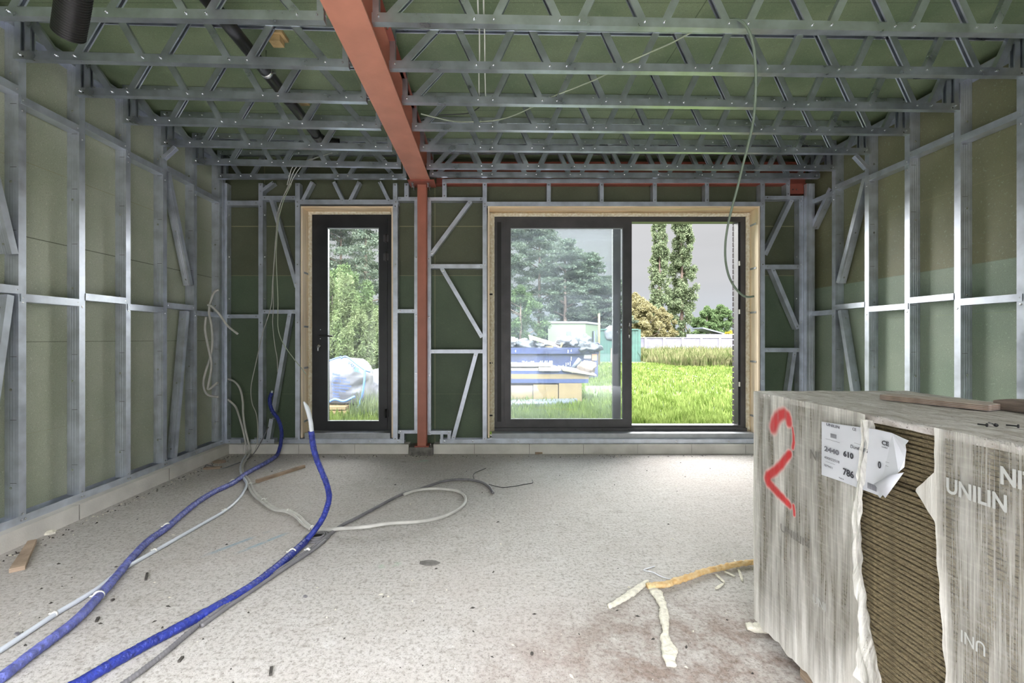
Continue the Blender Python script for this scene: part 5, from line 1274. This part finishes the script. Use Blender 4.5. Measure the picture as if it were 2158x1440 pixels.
# cabin, fence, pole
t = thing('site_cabin', 'pale green flat-roofed cabin behind the blue container', 'cabin', (4.9, 30, GZ))
d = 30.0; xl, xr = px(1155, 0, d).x, px(1234, 0, d).x; xe = px(1266, 0, 34).x; zt = px(0, 682, d).z
mb = MB(); mb.add([(xl, d, GZ), (xr, d, GZ), (xe, 34, GZ), (xl+.5, 34, GZ), (xl, d, zt), (xr, d, zt), (xe, 34, zt), (xl+.5, 34, zt)], [(0, 1, 5, 4), (1, 2, 6, 5), (2, 3, 7, 6), (3, 0, 4, 7), (4, 5, 6, 7)]); mb.build('walls', M['cabin'], t)
mb = MB(); mb.add([(xl-.05, d-.05, zt), (xr+.05, d-.05, zt), (xe+.05, 34, zt), (xl+.4, 34, zt), (xl-.05, d-.05, zt+.14), (xr+.05, d-.05, zt+.14), (xe+.05, 34, zt+.14), (xl+.4, 34, zt+.14)], [(0, 1, 5, 4), (1, 2, 6, 5), (2, 3, 7, 6), (3, 0, 4, 7), (4, 5, 6, 7)]); mb.build('roof_edge', M['cabinr'], t)
mb = MB(); p = px(1198, 714, d-.03); mb.box(p.x-.1, p.x+.15, d-.03, d, .9, 1.7); q = V((xr, d, 0)).lerp(V((xe, 34, 0)), .45); mb.box(q.x-.02, q.x+.06, q.y-.35, q.y+.1, .9, 1.75); mb.build('window', M['solar'], t)
t = thing('sheet_fence', 'dark green sheet fence right of the pale cabin', 'fence', (7.2, 26, GZ))
mb = MB()
x_ = px(1262, 0, 26).x
while x_ < px(1345, 0, 26).x: mb.box(x_, x_+.13, 26, 26.03, GZ, 1.75); mb.box(x_+.13, x_+.16, 26.01, 26.04, GZ, 1.75); x_ += .16
mb.build('sheeting', M['fenceg'], t)
mb = MB(); mb.box(px(1262, 0, 26).x, px(1345, 0, 26).x, 25.95, 26, 1.70, 1.78); mb.build('rail', M['fenceg'], t)
mb = MB(); p = px(1262.5, 740, 22); mb.tube([(p.x, 22, GZ), (p.x, 22, px(0, 661, 22).z)], .05, 8, sub=1); tag(mb.build('marker_pole', M['lumber']), 'yellow pole standing behind the right end of the blue container', 'pole')
mb = MB(); p = px(1290, 740, 24); mb.box(p.x-.06, p.x+.06, 24, 24.1, GZ, .72); tag(mb.build('timber_post', M['lumberp']), 'short pale post in front of the green fence', 'post')
def lump(name, label, cat, c, r, m_, seed, parent=None, group=None, rough=.35, flat=.0):
    rs = V((seed*1.7, 0, 0)); mb = MB(); nu, nv = 20, 12; vs = []
    for j in range(nv+1):
        th = math.pi*j/nv
        for i in range(nu):
            ph = 2*math.pi*i/nu; dd = V((math.sin(th)*math.cos(ph), math.sin(th)*math.sin(ph), math.cos(th)))
            k = 1+rough*noise.noise(dd*2.2+rs)+rough*.6*abs(noise.noise(dd*5+rs))
            q = V((dd.x*r[0], dd.y*r[1], dd.z*r[2]))*k; q.z = max(q.z, -r[2]*(1-flat)); vs.append(V(c)+q)
    fs = [(j*nu+i, j*nu+(i+1) % nu, (j+1)*nu+(i+1) % nu, (j+1)*nu+i) for j in range(nv) for i in range(nu)]
    mb.add(vs, fs, 0, True); o = mb.build(name, m_, parent)
    return tag(o, label, cat, group) if label else o
p = px(1289, 698, 26); lump('plastic_sheeting', 'pale blue-white sheeting hung over the green fence', 'sheet', (p.x, 26.02, p.z-.10), (.40, .16, .42), M['bagw'], 77)

# blue skip container -------------------------------------------------------
DK = 14.7; sk = thing('skip_container', 'long dark blue open waste container with white lettering', 'container', (0, DK, GZ))
xr, xl = px(1262, 0, DK).x, px(792, 0, DK).x; zt = px(0, 733, DK).z; zr = px(0, 746, DK).z
mb = MB(); pr_ = [(xl+.05, DK+.06), (xr-.06, DK+.06), (xr-.06, DK+2.3), (xl+.05, DK+2.3)]
bt = .09
mb.box(xl+.05, xr-.06, DK+.06, DK+.10, GZ+.03, zt); mb.box(xl+.05, xr-.06, DK+2.26, DK+2.3, GZ+.03, zt); mb.box(xr-.10, xr-.06, DK+.06, DK+2.3, GZ+.03, zt); mb.box(xl+.05, xl+.09, DK+.06, DK+2.3, GZ+.03, zt); mb.box(xl+.05, xr-.06, DK+.06, DK+2.3, GZ+.03, GZ+.08)
mb.box(xr-.14, xr-.03, DK, DK+.06, GZ, zt); mb.build('body', M['skip'], sk)
mb = MB(); mb.box(xl, xr, DK-.03, DK+.09, zr, zt); mb.box(xr-.12, xr, DK, DK+2.35, zr, zt); mb.build('rim', M['skip'], sk)
mb = MB(); p = px(795.5, 0, DK); mb.box(p.x-.08, p.x+.08, DK-.1, DK+.1, GZ, px(0, 697, DK).z); 
for k in range(5): mb.screw((p.x, DK-.1, .3+k*.25), (0, -1, 0), .03, .004, 1)
mb.box(p.x-.1, p.x+.1, DK-.12, DK+.12, .82, 1.02); mb.build('lifting_post', [M['skipb'], M['rubber']], sk)
fm = Matrix.Rotation(R(90), 4, 'X')
def front_text(name, s, x, y, d, size, m_, parent, sx=1.0, bold=0.0, rot=0):
    p = px(x, y, d); return text_mesh(name, s, size, m_, parent, Matrix.Translation(p) @ Matrix.Rotation(R(rot), 4, 'Y') @ fm, sx, .002, bold)
front_text('lettering', 'ners', 1076, 768, DK+.05, .13, M['tie'], sk, 1.0, .003)
front_text('lettering', 'Tel : 03', 1100, 767, DK+.05, .125, M['tie'], sk, 1.05, .002); front_text('lettering', '41 61 03', 1137, 766, DK+.05, .115, M['tie'], sk, 1.05, .002)
mb = MB(); a = px(1232, 748, DK-.04); b = px(1247, 756, DK-.04); mb.box(a.x, b.x, DK+.04, DK+.055, b.z, a.z); mb.build('sticker', M['sticker_w'], sk)
mb = MB(); a = px(1248, 746, DK-.04); b = px(1261, 760, DK-.04); mb.box(a.x, b.x-.04, DK-.012, DK-.002, b.z, a.z); mb.build('sticker', M['sticker_o'], sk)
mb = MB(); p = px(1258, 729, DK); mb.tube([p+V((.09*math.cos(a), 0, .09*math.sin(a))) for a in np.linspace(0, 6.28, 14)], .02, 6, sub=1); mb.tube([p+V((0, 0, .08)), px(1258, 696, DK)], .012, 5, sub=1); mb.build('lifting_ring', M['skip'], sk)
mb = MB()
for (x, y, w, h) in ((1197, 768, 1.5, 3), (1193, 770, .8, 5), (1202, 769, 1.0, 6), (1187, 772, 1.0, 2), (1204, 758, .8, 6), (1196, 742, 1.4, 4), (1203, 740, .8, 3), (1086, 741, 1.2, 3)):
    a = px(x, y-h, DK); b = px(x+w, y+h*.4, DK); yy = DK+.054 if y > 746 else DK-.034; mb.box(a.x, b.x, yy, yy+.004, b.z, a.z)
mb.build('paint_scuff', M['tie'], sk)
# waste in the container
WG = 'waste heaped in the blue container'
def W_(x, y, dz=0, dd=.6): p = px(x, y, DK+dd); return (p.x, p.y, p.z+dz)
lump('tarpaulin', 'grey tarpaulin heap at the left end of the container waste', 'tarp', W_(1104, 731), (.42, .5, .20), M['tarp'], 1, group=WG, rough=.7)
lump('plastic_foil', 'dark crumpled sheet just right of the grey tarpaulin heap', 'tarp', W_(1137, 732), (.30, .4, .13), M['tarp'], 2, group=WG, rough=.8)
lump('waste_sack', 'rounded grey sack at the right end of the container waste', 'sack', W_(1229, 722), (.30, .35, .26), M['tarp'], 3, group=WG, rough=.35)
lump('plastic_foil', 'crumpled dark foil draped over the container rim below the sack', 'foil', W_(1238, 733, 0, .1), (.30, .3, .16), M['tarp'], 4, group=WG, rough=.9)
lump('plastic_bag', 'white plastic bag in the middle of the container waste', 'bag', W_(1190, 722), (.26, .3, .17), M['bagw'], 5, group=WG, rough=.8)
lump('plastic_bag', 'small white plastic bag right of the middle of the container waste', 'bag', W_(1206, 726), (.16, .3, .15), M['bagw'], 6, group=WG, rough=.8)
lump('plastic_bag', 'pale crumpled plastic far left on the container waste', 'bag', W_(1083, 724), (.18, .3, .15), M['bagw'], 7, group=WG, rough=.9)
t = thing('broken_pallet', 'broken grey pallet tilted on top of the container waste', 'pallet', W_(1150, 720)); o_ = V(W_(1115, 709)); e_ = V(W_(1178, 728)); u = (e_-o_).normalized()
for k in range(4):
    mb = MB(); mb.obox((o_+e_)/2+V((0, .13*k-.2, .03*k-.06)), u, (0, .97, .25), (-u.z, 0, u.x), (e_-o_).length/2, .045, .012); mb.build('slat', M['timber'], t)
for k in (.05, .5, .95):
    mb = MB(); mb.obox(o_.lerp(e_, k)+V((0, 0, -.07)), (0, .97, .25), u, (0, 0, 1), .28, .03, .05); mb.build('bearer', M['timber'], t)
stick('timber_offcut', 'short orange board end poking out of the container waste', 'timber', V((W_(1147, 731)[0], DK+.3, 0)), V((W_(1163, 731)[0], DK+.25, 0)), .1, .09, M['lumber'], WG, z=W_(0, 735)[2])
mb = MB(); mb.obox(W_(1182, 731, 0, .2), (.35, 0, .95), (0, 1, 0), (.95, 0, -.35), .14, .03, .025); tag(mb.build('timber_offcut', M['lumber']), 'small upright orange batten in the container waste', 'timber', WG)

# building material stack ------------------------------------------------------
DM = 9.2
def slab(name, label, cat, xa, xb, ya, yb, m_, d=DM, dep=1.2, group='building materials stacked in the grass', parent=None):
    a = px(xa, ya, d); b = px(xb, yb, d); mb = MB(); mb.box(a.x, b.x, d, d+dep, b.z, a.z); o = mb.build(name, m_, parent); return tag(o, label, cat, group) if label else o
slab('timber_bundle', 'pale wrapped timber block under the stacked panels, leftmost of three', 'timber', 1040, 1122, 813, 848, M['lumber'], group='timber blocks under the panels')
slab('timber_bundle', 'yellow timber block under the stacked panels, middle of three', 'timber', 1124, 1176, 811, 846, M['lumber'], group='timber blocks under the panels')
slab('timber_bundle', 'yellow timber block under the stacked panels, rightmost of three', 'timber', 1178, 1226, 808, 846, M['lumber'], group='timber blocks under the panels')
slab('panel_pack', 'blue-filmed insulation pack directly on the timber blocks', 'panel pack', 1030, 1240, 799, 807.5, M['insblue'])
slab('panel_pack', 'yellow insulation panel layer between two blue ones', 'panel pack', 1030, 1241, 788.5, 799, M['lumber'])
slab('panel_pack', 'thin pale blue panel layer above the yellow one', 'panel pack', 1030, 1205, 782, 788.5, M['insblue'])
slab('board', 'pale board lying on the blue panel layer', 'board', 1030, 1138, 777, 781.8, M['lumberp'], dep=.8)
slab('board', 'upper pale board on top of the material stack', 'board', 1030, 1165, 768, 773, M['lumberp'], d=DM+.1, dep=.6)
slab('panel_pack', 'short grey ribbed pack on top of the material stack', 'panel pack', 1137, 1181, 775.5, 782, M['greyp'], d=DM-.05, dep=.8)
mb = MB(); a = px(1183, 777, DM); b = px(1254, 788, DM); mb.obox((a+b)/2+V((0, .15, 0)), (b-a), (-.1, .9, .15), (0, 0, 1), (b-a).length/2, .2, .012); tag(mb.build('board', M['lumberp']), 'loose pale board sloping off the right end of the material stack', 'board')
p = px(1236, 777, DM+.3); lump('cardboard_sheet', 'crumpled pale cardboard at the right end of the material stack', 'cardboard', (p.x, DM+.3, p.z), (.16, .2, .16), M['card'], 11, rough=.6)
mb = MB(); mb.tube([px(1207, 777, DM+.4), px(1222, 757, DM+.45)], .045, 14, sub=1); tag(mb.build('plastic_tube', M['pvc']), 'grey tube leaning against the crumpled cardboard', 'tube')
for k, (y, lab) in enumerate(((850, 'rear'), (855, 'middle'), (861, 'front'))):
    d = 8.9-.22*k; a = px(1010, y, d); b = px(1215-6*k, y-3, d+.3); a.z = b.z = GZ+.06+.01*k; mb = MB(); mb.tube([a, b], .055, 14, sub=1); tag(mb.build('plastic_tube', M['pvc']), f'long grey plastic tube lying in the grass, the {lab} of three', 'tube', 'grey tubes in the grass')
# big bags seen through the door -------------------------------------------------
def bag(label, x0, x1, yt, yb, d, seed, parent_label=None):
    a = px(x0, yt, d); b = px(x1, yb, d); t = thing('big_bag', label, 'big bag', ((a.x+b.x)/2, d+.4, b.z), 'white builders bags outside the door')
    cx_, cz, rx, rz = (a.x+b.x)/2, (a.z+b.z)/2, (b.x-a.x)/2, (a.z-b.z)/2; nu, nv = 48, 30; vs = []
    for j in range(nv+1):
        v = -1+2*j/nv
        for i in range(nu):
            ph = 2*math.pi*i/nu; c_, s_ = math.cos(ph), math.sin(ph); k = 1/(abs(c_)**3.2+abs(s_)**3.2)**(1/3.2)
            pf = (1-max(0, v)**3*.45)*(1-max(0, -v)**8*.15)*(1 if abs(v) < .999 else .1)
            w = 1+.05*noise.noise(V((ph*2, v*3, seed)))+.06*abs(noise.noise(V((ph*3, v*6, seed+4))))
            vs.append((cx_+rx*k*c_*pf*w, d+.42+.42*k*s_*pf*w, cz+rz*v+(.05*noise.noise(V((c_*2, s_*2, seed))) if v > .4 else 0)))
    fs = [(j*nu+i, j*nu+(i+1) % nu, (j+1)*nu+(i+1) % nu, (j+1)*nu+i) for j in range(nv) for i in range(nu)]+[tuple(nv*nu+i for i in range(nu))]
    mb = MB(); mb.add(vs, fs, 0, True); S_ = mb.build('sack', M['bagw'], t); return S_, (cx_, cz, rx, rz)
t, _ = bag('bulging white builders bag printed with Beton and Containers, standing on planks', 660, 768, 758, 856, 7.8, 3)
mb = MB(); mb.tube([px(769, 778, 7.75), px(768, 800, 7.72), px(765, 825, 7.72), px(758, 850, 7.72), px(752, 864, 7.72)], .018, 6); mb.tube([px(675, 770, 7.78), px(700, 758, 7.8), px(720, 752, 7.82)], .012, 6); mb.tube([px(718, 756, 7.8), px(730, 752, 7.8), px(752, 768, 7.78), px(769, 780, 7.75), px(780, 784, 7.8)], .014, 6); mb.tube([px(690, 850, 7.76), px(706, 842, 7.72), px(725, 846, 7.72), px(748, 836, 7.72)], .022, 6)
mb.build('strap', M['bagb'], t.parent)
for k, (s, x, y, sz) in enumerate((('Beton', 700, 791, .058), ('Containers', 699, 797, .055), ('Zand & Grind', 699, 804, .055), ('Bouwmaterialen', 698, 812, .052), ('Grondwerken', 699, 818, .050), ('Rioleringen', 700, 824, .050), ('Sloop', 701, 831, .045), ('werken', 701, 836, .040))):
    front_text('lettering', s, x, y, 7.745, sz, M['navyink'], t, 1.0, .001, rot=6)
front_text('lettering', 'VAN', 732, 766, 7.80, .075, M['navyink'], t, 1.0, .002, rot=38); front_text('lettering', 'EL', 746, 782, 7.76, .09, M['bagb'], t, 1.1, .004, rot=14)
t, _ = bag('smaller white builders bag behind the large one, half hidden by weeds', 762, 812, 782, 860, 8.3, 9)
for k, (y, x1, lab) in enumerate(((858, 728, 'top'), (866, 730, 'middle'), (873, 727, 'bottom'))):
    slab('plank', f'yellow plank under the white builders bag, the {lab} one', 'plank', 660, x1, y, y+6, M['lumber'], d=7.6, dep=.9, group='planks under the builders bag')
blades('weeds', 'small leafy weeds growing in front of the smaller builders bag', 260, (-2.25, -1.75), (7.3, 7.8), (.12, .55), .004, M['willow'], 31, cat='weeds', flop=.35)
